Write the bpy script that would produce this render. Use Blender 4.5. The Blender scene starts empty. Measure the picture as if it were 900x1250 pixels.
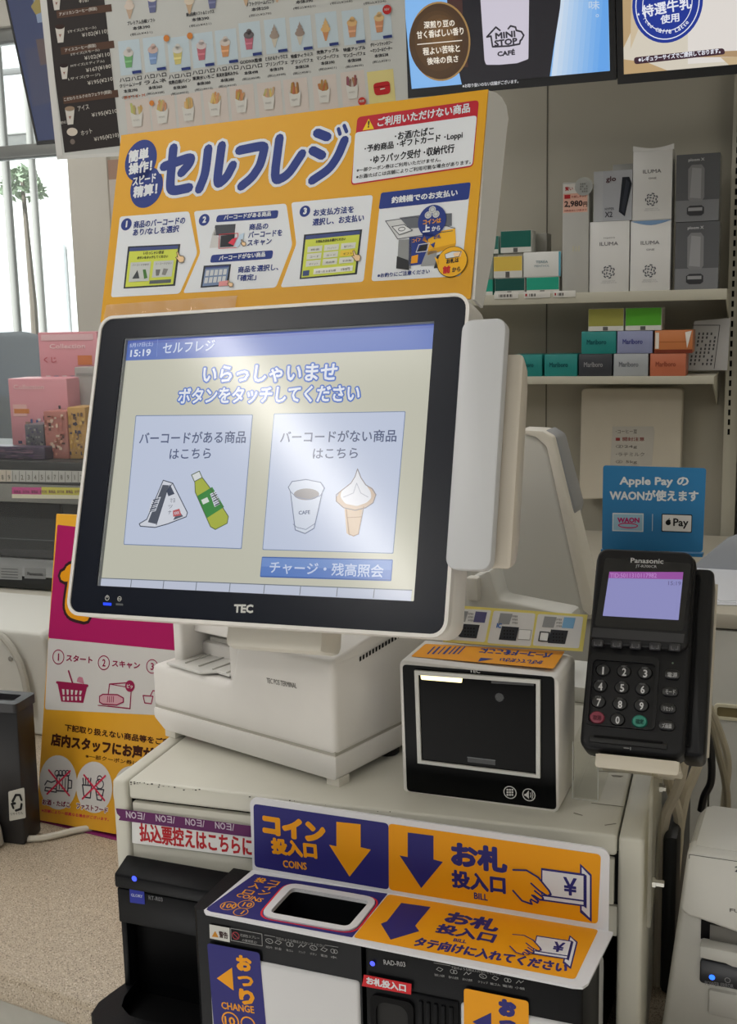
import bpy, bmesh, math, random
from mathutils import Matrix, Vector
from mathutils.geometry import tessellate_polygon
random.seed(7)
S = bpy.context.scene
COL = S.collection
PI = math.pi

# ------------------------------------------------------------------ camera
FOC = 1400.0                                   # focal length in pixels of the 900 x 1250 frame
RC = Matrix(((0.9411336, 0.3372859, -0.0224890), (0.0367575, -0.1682451, -0.9850596), (-0.3360304, 0.9262461, -0.1707389)))
CAM = Vector((0, 0, 1.53))
cd = bpy.data.cameras.new('camera'); cam = bpy.data.objects.new('camera', cd); COL.objects.link(cam)
cd.sensor_fit = 'VERTICAL'; cd.sensor_height = 24.0; cd.lens = 24.0 * FOC / 1250.0; cd.clip_start = 0.02; cd.clip_end = 200
rot = Matrix((RC[0], -RC[1], -RC[2])).transposed()
cam.matrix_world = Matrix.Translation(CAM) @ rot.to_4x4()
S.camera = cam

# ------------------------------------------------------------------ light and exposure
S.view_settings.view_transform = 'Standard'; S.view_settings.look = 'None'
S.view_settings.exposure = -0.36; S.view_settings.gamma = 1.0; S.view_settings.use_curve_mapping = False
W = bpy.data.worlds.new('daylight'); S.world = W; W.use_nodes = True
bg = W.node_tree.nodes['Background']; bg.inputs[0].default_value = (0.93, 0.97, 1.0, 1); bg.inputs[1].default_value = 0.15
def area(name, loc, sx, sy, power, color=(1, 1, 1), rot=(0, 0, 0)):
    l = bpy.data.lights.new(name, 'AREA'); l.shape = 'RECTANGLE'; l.size = sx; l.size_y = sy; l.energy = power; l.color = color
    o = bpy.data.objects.new(name, l); COL.objects.link(o); o.location = loc; o.rotation_euler = rot
    return o
WARM = (1.0, 0.975, 0.94)
area('ceiling_light_rows', (0.4, -1.9, 2.88), 3.6, 0.5, 26, WARM)
area('ceiling_light_row_over_counter', (-1.6, 0.3, 2.88), 0.6, 2.6, 26, WARM)
area('ceiling_light_row_by_shelf', (0.3, 2.1, 2.88), 2.4, 0.3, 12, WARM)
area('fill_light_left_back', (-1.9, 2.1, 2.88), 0.9, 0.9, 17, WARM)  # added fill lamp without a fixture, brightens the column and goods behind
area('window_daylight', (-3.6, 3.2, 1.75), 1.6, 1.4, 34, (0.92, 0.97, 1.0), (math.radians(90), 0, math.radians(180 - 150)))
sun = bpy.data.lights.new('sun', 'SUN'); sun.energy = 16.0; sun.angle = 0.02
so = bpy.data.objects.new('sun', sun); COL.objects.link(so); so.rotation_euler = (math.radians(48), 0, math.radians(-25)); so.location = (-6, -9, 8)

# ------------------------------------------------------------------ materials
def lin(c):
    c = c / 255.0
    return c / 12.92 if c <= 0.04045 else ((c + 0.055) / 1.055) ** 2.4
_M = {}
def mat(c, rough=0.5, metal=0.0, emit=0.0, noise=0.0, nscale=60.0, bump=0.0, spec=0.5, coat=0.0):
    key = (tuple(c), rough, metal, emit, noise, nscale, bump, spec, coat)
    if key in _M: return _M[key]
    m = bpy.data.materials.new('surface'); m.use_nodes = True
    nt = m.node_tree; b = nt.nodes['Principled BSDF']
    col = (lin(c[0]), lin(c[1]), lin(c[2]), 1)
    b.inputs['Base Color'].default_value = col
    b.inputs['Roughness'].default_value = rough; b.inputs['Metallic'].default_value = metal
    b.inputs['Specular IOR Level'].default_value = spec; b.inputs['Coat Weight'].default_value = coat
    if emit:
        b.inputs['Base Color'].default_value = (0, 0, 0, 1)
        b.inputs['Emission Color'].default_value = col; b.inputs['Emission Strength'].default_value = emit
    if noise or bump:
        tc = nt.nodes.new('ShaderNodeTexCoord'); n = nt.nodes.new('ShaderNodeTexNoise'); n.inputs['Scale'].default_value = nscale; n.inputs['Detail'].default_value = 4
        nt.links.new(tc.outputs['Object'], n.inputs['Vector'])
        if noise:
            r = nt.nodes.new('ShaderNodeValToRGB')
            r.color_ramp.elements[0].position = 0.3; r.color_ramp.elements[1].position = 0.7
            r.color_ramp.elements[0].color = tuple(x * (1 - noise) for x in col[:3]) + (1,); r.color_ramp.elements[1].color = tuple(min(1, x * (1 + noise * 0.5)) for x in col[:3]) + (1,)
            nt.links.new(n.outputs['Fac'], r.inputs['Fac']); nt.links.new(r.outputs['Color'], b.inputs['Base Color'])
        if bump:
            bp = nt.nodes.new('ShaderNodeBump'); bp.inputs['Strength'].default_value = bump; bp.inputs['Distance'].default_value = 0.001
            nt.links.new(n.outputs['Fac'], bp.inputs['Height']); nt.links.new(bp.outputs['Normal'], b.inputs['Normal'])
    _M[key] = m
    return m
def clear(tint=(250, 252, 252), amount=0.9, rough=0.05):
    """clear plastic sheet: mostly see-through, with a gloss"""
    key = ('clear', tint, amount, rough)
    if key in _M: return _M[key]
    m = bpy.data.materials.new('clear_plastic'); m.use_nodes = True; nt = m.node_tree
    b = nt.nodes['Principled BSDF']; b.inputs['Base Color'].default_value = (lin(tint[0]), lin(tint[1]), lin(tint[2]), 1)
    b.inputs['Roughness'].default_value = rough; b.inputs['Alpha'].default_value = 1
    t = nt.nodes.new('ShaderNodeBsdfTransparent'); t.inputs[0].default_value = (lin(tint[0]), lin(tint[1]), lin(tint[2]), 1)
    mx = nt.nodes.new('ShaderNodeMixShader'); mx.inputs[0].default_value = 1 - amount
    out = nt.nodes['Material Output']
    nt.links.new(t.outputs[0], mx.inputs[1]); nt.links.new(b.outputs[0], mx.inputs[2]); nt.links.new(mx.outputs[0], out.inputs['Surface'])
    _M[key] = m
    return m
def ink(*c): return mat(c, 0.45, spec=0.18)
def glow(*c, k=1.0): return mat(c, 0.32, emit=k, spec=0.5)

# ------------------------------------------------------------------ frames: position + axes (x right, y away, z up)
class Frame:
    def __init__(s, o, A):
        s.o = Vector(o); s.A = A; s.M = Matrix.Translation(s.o) @ A.to_4x4()
    def pl(s, u, v, ax, val):
        """the local point where the sight line of photo pixel (u, v) meets the local plane axis = val"""
        d = RC.transposed() @ Vector(((u - 450) / FOC, (v - 625) / FOC, 1))
        n = s.A.col[ax]; P = CAM + d * (n.dot(s.o + n * val - CAM) / n.dot(d))
        return s.A.transposed() @ (P - s.o)
    def sub(s, o, rx=0.0, ry=0.0, rz=0.0):
        A = Matrix.Rotation(math.radians(rz), 3, 'Z') @ Matrix.Rotation(math.radians(rx), 3, 'X') @ Matrix.Rotation(math.radians(ry), 3, 'Y')
        return Frame(s.M @ Vector(o), s.A @ A)
WORLD = Frame((0, 0, 0), Matrix.Identity(3))
def frame(o, yaw=0.0, tilt=0.0, roll=0.0):
    return WORLD.sub(o, -tilt, roll, yaw)

# ------------------------------------------------------------------ mesh building
class MB:
    def __init__(s): s.v = []; s.f = []; s.m = []; s.mats = []
    def mi(s, m):
        if m not in s.mats: s.mats.append(m)
        return s.mats.index(m)
    def add(s, vs, fs, m, T=None):
        n = len(s.v); i = s.mi(m)
        for p in vs:
            p = Vector(p)
            s.v.append(T @ p if T is not None else p)
        for f in fs: s.f.append([n + k for k in f]); s.m.append(i)
        return s
    def bm(s, b, m, T=None):
        b.verts.ensure_lookup_table(); b.verts.index_update()
        s.add([v.co.copy() for v in b.verts], [[v.index for v in f.verts] for f in b.faces], m, T); b.free()
        return s
    def box(s, x0, x1, y0, y1, z0, z1, m, bev=0.0, seg=2, T=None):
        b = bmesh.new(); bmesh.ops.create_cube(b, size=1)
        for v in b.verts: v.co = Vector((x0 + (v.co.x + .5) * (x1 - x0), y0 + (v.co.y + .5) * (y1 - y0), z0 + (v.co.z + .5) * (z1 - z0)))
        if bev: bmesh.ops.bevel(b, geom=b.edges[:], offset=bev, segments=seg, affect='EDGES', profile=0.5)
        return s.bm(b, m, T)
    def prism(s, pts, ax, d0, d1, m, bev=0.0, seg=2, T=None, sides=True):
        """extrude a 2-D outline along an axis: 'y' takes (x, z) points, 'z' (x, y), 'x' (y, z)"""
        def P(p, d): return {'y': (p[0], d, p[1]), 'z': (p[0], p[1], d), 'x': (d, p[0], p[1])}[ax]
        b = bmesh.new(); A = [b.verts.new(P(p, d0)) for p in pts]; B = [b.verts.new(P(p, d1)) for p in pts]; n = len(pts)
        fa = b.faces.new(A); fb = b.faces.new(B[::-1])
        for i in range(n): b.faces.new((A[i], B[i], B[(i + 1) % n], A[(i + 1) % n]))
        bmesh.ops.recalc_face_normals(b, faces=b.faces)
        if bev:
            es = [e for e in b.edges if e.calc_face_angle(0) > math.radians(25) and e.calc_length() > bev * 0.5]
            rim = [e for e in fa.edges] + [e for e in fb.edges]
            es = list(set(es + rim))
            bmesh.ops.bevel(b, geom=es, offset=bev, segments=seg, affect='EDGES', profile=0.5, clamp_overlap=True)
        return s.bm(b, m, T)
    def ring(s, outer, inner, ax, d0, d1, m, T=None):
        """a frame: outline with a hole (same number of points in both loops), extruded"""
        def P(p, d): return {'y': (p[0], d, p[1]), 'z': (p[0], p[1], d), 'x': (d, p[0], p[1])}[ax]
        n = len(outer); vs = [P(p, d0) for p in outer] + [P(p, d0) for p in inner] + [P(p, d1) for p in outer] + [P(p, d1) for p in inner]; fs = []
        for i in range(n):
            j = (i + 1) % n
            fs += [(i, j, n + j, n + i), (2 * n + i, 3 * n + i, 3 * n + j, 2 * n + j), (i, 2 * n + i, 2 * n + j, j), (n + i, n + j, 3 * n + j, 3 * n + i)]
        return s.add(vs, fs, m, T)
    def tube(s, pts, r, m, n=8, T=None, cap=True):
        pts = [Vector(p) for p in pts]; vs = []; fs = []; up = None
        rr = r if isinstance(r, (list, tuple)) else [r] * len(pts)
        for i, p in enumerate(pts):
            t = (pts[min(i + 1, len(pts) - 1)] - pts[max(i - 1, 0)]).normalized()
            if up is None: up = t.orthogonal().normalized()
            up = (up - t * up.dot(t)).normalized(); w = t.cross(up)
            for k in range(n):
                a = 2 * PI * k / n; vs.append(p + (up * math.cos(a) + w * math.sin(a)) * rr[i])
        for i in range(len(pts) - 1):
            for k in range(n):
                k2 = (k + 1) % n; fs.append((i * n + k, i * n + k2, (i + 1) * n + k2, (i + 1) * n + k))
        if cap: fs.append(tuple(range(n))[::-1]); fs.append(tuple((len(pts) - 1) * n + k for k in range(n)))
        return s.add(vs, fs, m, T)
    def lathe(s, prof, m, n=20, T=None, sx=1.0, sy=1.0):
        """turn (radius, height) pairs about z"""
        vs = [(r * math.cos(2 * PI * k / n) * sx, r * math.sin(2 * PI * k / n) * sy, z) for r, z in prof for k in range(n)]; fs = []
        for i in range(len(prof) - 1):
            for k in range(n):
                k2 = (k + 1) % n; fs.append((i * n + k, i * n + k2, (i + 1) * n + k2, (i + 1) * n + k))
        if prof[0][0] > 1e-6: fs.append(tuple(range(n))[::-1])
        if prof[-1][0] > 1e-6: fs.append(tuple((len(prof) - 1) * n + k for k in range(n)))
        return s.add(vs, fs, m, T)
    def build(s, name, parent=None, fr=None, flat=False):
        me = bpy.data.meshes.new(name); me.from_pydata([tuple(p) for p in s.v], [], s.f)
        for m in s.mats: me.materials.append(m)
        me.polygons.foreach_set('material_index', s.m)
        if not flat:
            me.polygons.foreach_set('use_smooth', [True] * len(s.f)); me.set_sharp_from_angle(angle=math.radians(38))
        me.update()
        o = bpy.data.objects.new(name, me); COL.objects.link(o)
        if parent is not None: o.parent = parent
        elif fr is not None: o.matrix_world = fr.M
        return o
def rrect(x0, x1, y0, y1, r, n=5):
    p = []
    for cx, cy, a in ((x1 - r, y1 - r, 0), (x0 + r, y1 - r, 90), (x0 + r, y0 + r, 180), (x1 - r, y0 + r, 270)):
        for k in range(n + 1):
            t = math.radians(a + 90.0 * k / n); p.append((cx + r * math.cos(t), cy + r * math.sin(t)))
    return p
def tag(o, label, cat, group=None):
    o['label'] = label; o['category'] = cat
    if group: o['group'] = group
    return o
def thing(name, label, cat, fr, group=None):
    o = bpy.data.objects.new(name, None); COL.objects.link(o); o.matrix_world = fr.M; o.empty_display_size = 0.05
    return tag(o, label, cat, group)
def struct(o): o['kind'] = 'structure'; return o

# ------------------------------------------------------------------ lettering and printed artwork on a flat surface
_T = {}
def glyphs(s):
    """outline mesh of a line of lettering in the built-in font, scaled to a unit box, plus its contour edges"""
    if s in _T: return _T[s]
    cu = bpy.data.curves.new('t', 'FONT'); cu.body = s; cu.resolution_u = 2
    o = bpy.data.objects.new('t', cu); me = o.to_mesh()
    vs = [(v.co.x, v.co.y) for v in me.vertices]; fs = [list(p.vertices) for p in me.polygons]
    cnt = {}
    for f in fs:
        for i in range(len(f)):
            e = tuple(sorted((f[i], f[(i + 1) % len(f)]))); cnt[e] = cnt.get(e, 0) + 1
    es = [e for e, c in cnt.items() if c == 1]
    o.to_mesh_clear(); bpy.data.objects.remove(o); bpy.data.curves.remove(cu)
    x0 = min(v[0] for v in vs); x1 = max(v[0] for v in vs); y0 = min(v[1] for v in vs); y1 = max(v[1] for v in vs)
    r = ([((x - x0), (y - y0)) for x, y in vs], fs, es, max(x1 - x0, 1e-4), max(y1 - y0, 1e-4)); _T[s] = r
    return r
class Art:
    """printed shapes laid on the local plane axis = val of a frame; points are read off the photo onto that surface"""
    def __init__(s, mb, fr, ax='y', val=0.0, eps=0.00015, side=-1):
        s.mb = mb; s.fr = fr; s.ax = {'x': 0, 'y': 1, 'z': 2}[ax]; s.val = val; s.eps = eps; s.side = side; s.n = 0
        s.ij = {0: (1, 2), 1: (0, 2), 2: (0, 1)}[s.ax]
    def q(s, p):
        P = s.fr.pl(p[0], p[1], s.ax, s.val); return (P[s.ij[0]], P[s.ij[1]])
    def put(s, pts, fs, m, layer):
        out = []
        for a, b in pts:
            c = [0, 0, 0]; c[s.ij[0]] = a; c[s.ij[1]] = b; c[s.ax] = s.val + s.side * s.eps * layer; out.append(c)
        flip = (s.ax == 1) != (s.side < 0)
        s.mb.add(out, [f[::-1] if flip else f for f in fs], m)
    def lpoly(s, pts, m, layer=1):
        tri = tessellate_polygon([[Vector((a, b, 0)) for a, b in pts]]); fs = []
        for t in tri:
            (ax, ay), (bx, by), (cx, cy) = (pts[k] for k in t)
            fs.append(list(t) if (bx - ax) * (cy - ay) - (by - ay) * (cx - ax) > 0 else list(t)[::-1])
        s.put(pts, fs, m, layer)
    def poly(s, px, m, layer=1): s.lpoly([s.q(p) for p in px], m, layer)
    def quad(s, u0, v0, u1, v1, m, layer=1): s.poly([(u0, v0), (u1, v0), (u1, v1), (u0, v1)], m, layer)
    def rpoly(s, px, r, m, layer=1, n=4):
        """polygon with rounded corners, r in metres"""
        L = [Vector(s.q(p)) for p in px]; out = []; k = len(L)
        for i in range(k):
            p, a, b = L[i], L[i - 1], L[(i + 1) % k]; da = (a - p); db = (b - p)
            t = min(r, da.length * .45, db.length * .45); A = p + da.normalized() * t; B = p + db.normalized() * t
            for j in range(n + 1):
                w = j / n; out.append(tuple((A * (1 - w) + p * w) * (1 - w) + (p * (1 - w) + B * w) * w))
        s.lpoly(out, m, layer); return out
    def scale(s, p): a = Vector(s.q(p)); return ((Vector(s.q((p[0] + 4, p[1]))) - a).length) / 4
    def disc(s, p, rp, m, layer=1, n=28, ry=None, rr=None):
        a, b = s.q(p); k = s.scale(p); r = rp * k; r2 = (ry * k if ry else r)
        s.put([(a + r * math.cos(2 * PI * i / n), b + r2 * math.sin(2 * PI * i / n)) for i in range(n)], [list(range(n))], m, layer)
    def hoop(s, p, rp, wp, m, layer=1, n=28, ry=None):
        a, b = s.q(p); k = s.scale(p); r = rp * k; r2 = ry * k if ry else r; w = wp * k
        vs = [(a + (r + d) * math.cos(2 * PI * i / n), b + (r2 + d) * math.sin(2 * PI * i / n)) for d in (w / 2, -w / 2) for i in range(n)]
        s.put(vs, [[i, (i + 1) % n, n + (i + 1) % n, n + i] for i in range(n)], m, layer)
    def lines(s, segs, w, m, layer):
        vs = []; fs = []; s.n += 1; layer = layer + .007 * (s.n % 7)
        for A, B in segs:
            A = Vector(A); B = Vector(B); d = B - A
            d = d.normalized() * (w / 2) if d.length > 1e-9 else Vector((w / 2, 0)); n = Vector((-d.y, d.x)); k = len(vs)
            if w < 0.0006: pp = (A - d + n * 0, A - n, B - n, B + d, B + n, A + n)
            else: pp = (A - d, A - d * .7 - n * .7, A - n, B - n, B + d * .7 - n * .7, B + d, B + d * .7 + n * .7, B + n, A + n, A - d * .7 + n * .7)
            vs += [tuple(x) for x in pp]; fs.append(list(range(k, k + len(pp))))
        # neighbouring pieces of a stroke lie a hair apart so that they never share a plane
        for i, f in enumerate(fs): s.put([vs[j] for j in f], [list(range(len(f)))], m, layer + 0.05 * (1 + (i * 5) % 16))
    def stroke(s, px, wp, m, layer=1, closed=False):
        L = [s.q(p) for p in px]; w = wp * s.scale(px[0]); k = len(L)
        s.lines([(L[i], L[(i + 1) % k]) for i in range(k if closed else k - 1)], w, m, layer)
    def text(s, t, p0, p1, h, m, bold=0.0, layer=3, halo=None, hw=0.0):
        """one line of lettering from p0 (lower left) to p1 (lower right), h pixels high; bold and halo are shares of the height"""
        if not t.strip(): return
        vs, fs, es, w0, h0 = glyphs(t)
        a = Vector(s.q(p0)); b = Vector(s.q(p1)); e = b - a; W_ = e.length; e = e / max(W_, 1e-9); n = Vector((-e.y, e.x))
        up = Vector(s.q((p0[0], p0[1] - h))) - a; H = abs(up.dot(n))
        bw = bold * H
        sx = max(W_ - bw, W_ * .3) / w0; sy = max(H - bw, H * .3) / h0; ox = 0
        if len(t) == 1 and w0 * 1.15 * sy < sx * w0: ox = (sx - sy * 1.15) * w0 / 2 if w0 < .5 else 0; sx = sy * 1.15 if w0 < .5 else sx
        P = [tuple(a + e * (ox + x * sx + bw / 2) + n * (y * sy + bw / 2)) for x, y in vs]
        if halo is not None: s.lines([(P[i], P[j]) for i, j in es], bw + 2 * hw * H, halo, layer - 1); s.put(P, fs, halo, layer - 1)
        s.put(P, fs, m, layer)
        if bold: s.lines([(P[i], P[j]) for i, j in es], bw, m, layer)

# ================================================================== the setting
def at(u, v, Y): return WORLD.pl(u, v, 1, Y)
WALL_Y = 3.15; SHELF_Y = 2.9
WALLC = mat((182, 177, 162), 0.6, noise=0.04, nscale=3)
b = MB().box(-4.5, 2.5, -2.5, 4.6, -0.05, 0, mat((150, 146, 138), 0.35, noise=0.05, nscale=5)); struct(b.build('floor'))
b = MB().box(-4.5, 2.5, -2.5, 4.6, 2.9, 2.95, mat((232, 232, 226), 0.8)); struct(b.build('ceiling'))
xL = at(92, 290, WALL_Y).x; xM = at(590, 400, WALL_Y).x
b = MB().box(xL + .09, 2.5, WALL_Y, WALL_Y + .1, 0, 2.9, WALLC)
for u in (668,):                                             # panel joint
    x = at(u, 260, WALL_Y).x; b.box(x - .0015, x + .0015, WALL_Y - .0015, WALL_Y + .001, 1.0, 2.6, mat((105, 100, 90), 0.7))
struct(b.build('wall_back'))
b = MB().box(2.5, 2.6, -2.5, 4.6, 0, 2.9, WALLC); struct(b.build('wall_right'))
COLM = mat((206, 201, 190), 0.55, noise=0.03, nscale=4)
b = MB().box(xL, xL + .14, WALL_Y - .02, WALL_Y + .12, 0, 2.9, COLM, .004); struct(b.build('trim_1'))
b = MB().box(-4.5, xL + .02, 3.3, 3.4, 2.47, 2.9, mat((214, 210, 200), 0.6)).box(-4.5, xL + .02, 3.3, 3.4, 0, 0.95, mat((120, 122, 124), 0.6)); struct(b.build('wall_left'))
# window: frame and pane
t = bpy.data.objects.new('window_1', None); COL.objects.link(t); t.location = (xL - .6, 3.35, .95); t['kind'] = 'structure'
def win_part(mb, name):
    for i, p in enumerate(mb.v): mb.v[i] = p - Vector(t.location)
    return struct(mb.build(name, t))
ALU = mat((150, 152, 150), 0.35, metal=0.6)
b = MB(); zt = at(25, 186, 3.35).z
b.box(-4.4, xL, 3.32, 3.38, zt - .02, zt + .02, ALU, .003).box(xL - .05, xL, 3.32, 3.38, .95, 2.47, ALU, .003).box(-4.4, xL, 3.32, 3.38, 2.43, 2.47, ALU, .003).box(-4.4, xL, 3.32, 3.38, .95, .99, ALU, .003)
for x in (xL - 1.3, xL - 2.6): b.box(x - .03, x + .03, 3.32, 3.38, .95, 2.47, ALU, .003)
win_part(b, 'window_frame')
win_part(MB().box(-4.4, xL - .02, 3.346, 3.352, .97, 2.45, clear((246, 250, 250), .93, .02)), 'window_pane')
# what lies outside: pavement, pale house front, posts, parked car, shrub
b = MB().box(-30, 6, 3.5, 40, -.15, -.1, mat((170, 170, 168), 0.8, noise=.1)); struct(b.build('ground'))
def outside_building():
    b = MB(); fr = frame((-7.5, 13, -.1))
    th = thing('apartment_building', 'pale sunlit building seen through the window across the street', 'building', fr)
    b.box(-8, 5, 0, 4, 0, 9, mat((250, 250, 248), .7)).build('wall', th)
    for k in range(5):
        for j in range(2):
            MB().box(-7 + 2.3 * k, -5.9 + 2.3 * k, -.06, .02, 1.2 + 2.8 * j, 2.6 + 2.8 * j, mat((222, 226, 228), .4), .02).build('window', th)
    MB().box(-8.1, 5.1, -.15, .1, 4.0, 4.25, mat((210, 210, 206), .7)).build('ledge', th)
outside_building()
def post(u, Y, r, label):
    x = at(u, 300, Y).x; fr = frame((x, Y, -.1)); th = thing('street_pole', label, 'pole', fr)
    MB().lathe([(r * 1.5, 0), (r * 1.5, .25), (r, .27), (r * .92, 4.6), (0, 4.62)], mat((168, 166, 160), .5), 16).build('shaft', th)
    MB().box(-.5, .5, -.02, .02, 3.9, 3.96, mat((120, 120, 118), .5), .01).build('crossbar', th)
post(14, 7.0, .032, 'thick pale pole outside the window, nearest the picture edge')
post(46, 9.5, .038, 'slimmer pole outside the window beside the beige column')
def shrub(u, v, Y, s, label):
    p = at(u, v, Y); fr = frame((p.x, Y, -.1)); th = thing('street_shrub', label, 'shrub', fr)
    b = MB(); rr = random.Random(3)
    for k in range(260):
        a = rr.uniform(0, 2 * PI); e = rr.uniform(-.4, 1.4); R = s * rr.uniform(.6, 1); c = Vector((math.cos(a) * math.cos(e) * R, math.sin(a) * math.cos(e) * R, p.z + .1 + math.sin(e) * R))
        d = Vector((rr.uniform(-1, 1), rr.uniform(-1, 1), rr.uniform(-1, 1))).normalized() * s * .22; n = d.orthogonal().normalized() * s * .1
        b.add([c - d, c + n, c + d, c - n], [(0, 1, 2, 3)], mat((150, 168, 140), .7))
    b.build('foliage', th, flat=True)
    MB().tube([(0, 0, 0), (.03, 0, (p.z + .1) * .6), (0, 0, p.z + .2)], [.05, .04, .02], mat((110, 100, 88), .8)).build('trunk', th)
shrub(28, 232, 10.5, .24, 'small leafy street tree outside the window between the poles')
def parked_car():
    p = at(30, 430, 4.6); fr = frame((p.x - 1.5, 4.4, .02)); th = thing('parked_car', 'dark blue grey car parked outside, low behind the window', 'car', fr)
    body = [(-1.9, .35), (-1.95, .75), (-1.5, .95), (-1.0, 1.42), (.6, 1.45), (1.3, 1.0), (1.95, .85), (2.0, .35)]
    dk = mat((24, 32, 42), .6, spec=.2)
    MB().prism(body, 'y', -.0, 1.6, dk, .08, 3).build('body', th)
    MB().prism([(-1.25, .98), (-.9, 1.34), (-.2, 1.37), (-.2, .98)], 'y', -.02, .02, mat((16, 20, 25), .4), .01).prism([(-.1, .98), (-.1, 1.37), (.5, 1.36), (1.05, 1.0)], 'y', -.02, .02, mat((16, 20, 25), .4), .01).build('side_windows', th)
    for x in (-1.2, 1.25):
        for y in (-.02, 1.45): MB().lathe([(.001, -.1), (.2, -.1), (.32, -.09), (.32, .09), (.2, .1), (.001, .1)], mat((24, 24, 24), .7), 24, Matrix.Translation((x, y + .08, .32)) @ Matrix.Rotation(PI / 2, 4, 'X')).build('wheel', th)
parked_car()

# ------------------------------------------------------------------ customer counter under the till
CZ = 0.85
p0 = WORLD.pl(0, 1190, 2, CZ); p1 = WORLD.pl(112, 1228, 2, CZ); cyaw = math.degrees(math.atan2(p1.y - p0.y, p1.x - p0.x))
CF = frame((p0.x, p0.y, CZ), cyaw)
stone = bpy.data.materials.new('speckled_stone'); stone.use_nodes = True; nt = stone.node_tree; pb = nt.nodes['Principled BSDF']; pb.inputs['Roughness'].default_value = .4
tc = nt.nodes.new('ShaderNodeTexCoord'); last = None
base = nt.nodes.new('ShaderNodeRGB'); base.outputs[0].default_value = (lin(174), lin(160), lin(141), 1); last = base.outputs[0]
for sc, thr, colr in ((420, .30, (112, 98, 82)), (300, .24, (204, 192, 174)), (620, .26, (84, 76, 66)), (40, .0, None)):
    n = nt.nodes.new('ShaderNodeTexVoronoi'); n.inputs['Scale'].default_value = sc; nt.links.new(tc.outputs['Object'], n.inputs['Vector'])
    if colr is None: continue
    lt = nt.nodes.new('ShaderNodeMath'); lt.operation = 'LESS_THAN'; lt.inputs[1].default_value = thr; nt.links.new(n.outputs['Distance'], lt.inputs[0])
    mx = nt.nodes.new('ShaderNodeMix'); mx.data_type = 'RGBA'; nt.links.new(lt.outputs[0], mx.inputs[0]); nt.links.new(last, mx.inputs[6]); mx.inputs[7].default_value = (lin(colr[0]), lin(colr[1]), lin(colr[2]), 1); last = mx.outputs[2]
nt.links.new(last, pb.inputs['Base Color'])
th = thing('service_counter', 'speckled beige stone-topped service counter the white till cabinet stands on', 'counter', CF)
MB().box(-1.0, 2.2, 0, .62, -.035, 0, stone, .008, 3).build('worktop', th)
MB().box(-.98, 2.18, .03, .6, -.85, -.035, mat((168, 166, 158), .5, noise=.04)).build('front_panel', th)
b = MB(); A = Art(b, CF, 'z', .0004, side=1)
b.box(-.35, .045, .30, .37, .0002, .0012, mat((128, 32, 96), .5))
tag(b.build('purple_mat', fr=CF), 'flat purple strip lying on the counter under the black bin', 'mat')

# ------------------------------------------------------------------ drawer cabinet
cab = frame((-0.5998, 0.9037, 1.09), 2.131)
IV = mat((198, 196, 185), 0.38, noise=.03, nscale=18); IV2 = mat((192, 190, 179), 0.38, noise=.03, nscale=18)
BLK = mat((13, 14, 17), 0.42, bump=.15, nscale=900, spec=.14); DRK = mat((8, 8, 10), 0.6, spec=.12)
th = thing('till_cabinet', 'ivory metal drawer cabinet carrying the till, chipped along its top edge', 'cabinet', cab)
H = .24
b = MB()
b.box(0, .0165, 0, .42, -H, 0, IV, .004, 3).box(.4835, .5046, 0, .42, -H, 0, IV, .004, 3)
b.box(.0165, .4835, .004, .02, -.094, -.066, IV2, .001).build('frame', th)
MB().box(.0165, .4835, .40, .415, -H, -.02, DRK).box(.0165, .4835, .03, .40, -.094, -.09, DRK).build('back_panel', th)
b = MB().box(.0178, .4822, .0005, .415, -.0185, .0005, IV, .003, 3)
A = Art(b, cab, 'y', .0004)
ch = mat((58, 54, 48), .8); rr = random.Random(5)
for k in range(34):
    u = 160 + 55 * rr.random() ** 1.6 if k < 24 else rr.uniform(215, 480); v = 953.5 + (u - 158) * .117 + abs(rr.gauss(0, 1.6)); r = rr.uniform(.35, 1.1)
    A.poly([(u - r * 1.4, v), (u, v - r * .7), (u + r * 1.2, v - r * .2), (u + r * .5, v + r), (u - r, v + r * .6)], ch)
A = Art(b, cab, 'z', .0006, side=1)
for q in ([(738, 1007), (752, 1005), (753, 1006), (739, 1008)], [(701, 992), (712, 995.2), (711, 996), (700, 993)], [(722, 980), (765, 985), (765, 985.8), (722, 980.8)], [(746, 946), (762, 947), (758, 949), (748, 948)], [(731, 941), (776, 943), (775, 944), (731, 941.8)]):
    A.poly(q, mat((128, 124, 112), .8))
b.build('top_panel', th)
b = MB().box(.0198, .4802, .0022, .36, -.0643, -.0222, IV2, .0015).box(.0165, .4835, .008, .012, -.0662, -.0186, DRK)
dr = b.build('drawer', th)
b = MB(); A = Art(b, cab, 'y', .0018)
A.poly([(161, 1000), (330, 1017), (330, 1050), (161.5, 1029)], ink(222, 222, 222), 1)
A.text('払込票控えはこちらに', (171, 1027), (309, 1046), 23, ink(176, 30, 40), .055, 2)
b.build('paper_label', dr, flat=True)
b = MB(); A = Art(b, cab, 'y', -.0002)
A.poly([(141.6, 986.5), (330, 1011), (330, 1025), (145, 1001), (147, 997), (143, 993)], ink(92, 34, 88), 2)
for k in range(4): A.text('NOヨ/', (154.5 + 36.2 * k, 998 + 4.4 * k), (178 + 36.2 * k, 1001 + 4.4 * k), 8.6, ink(198, 182, 200), .05, 4)
b.build('tape', th, flat=True)

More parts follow.
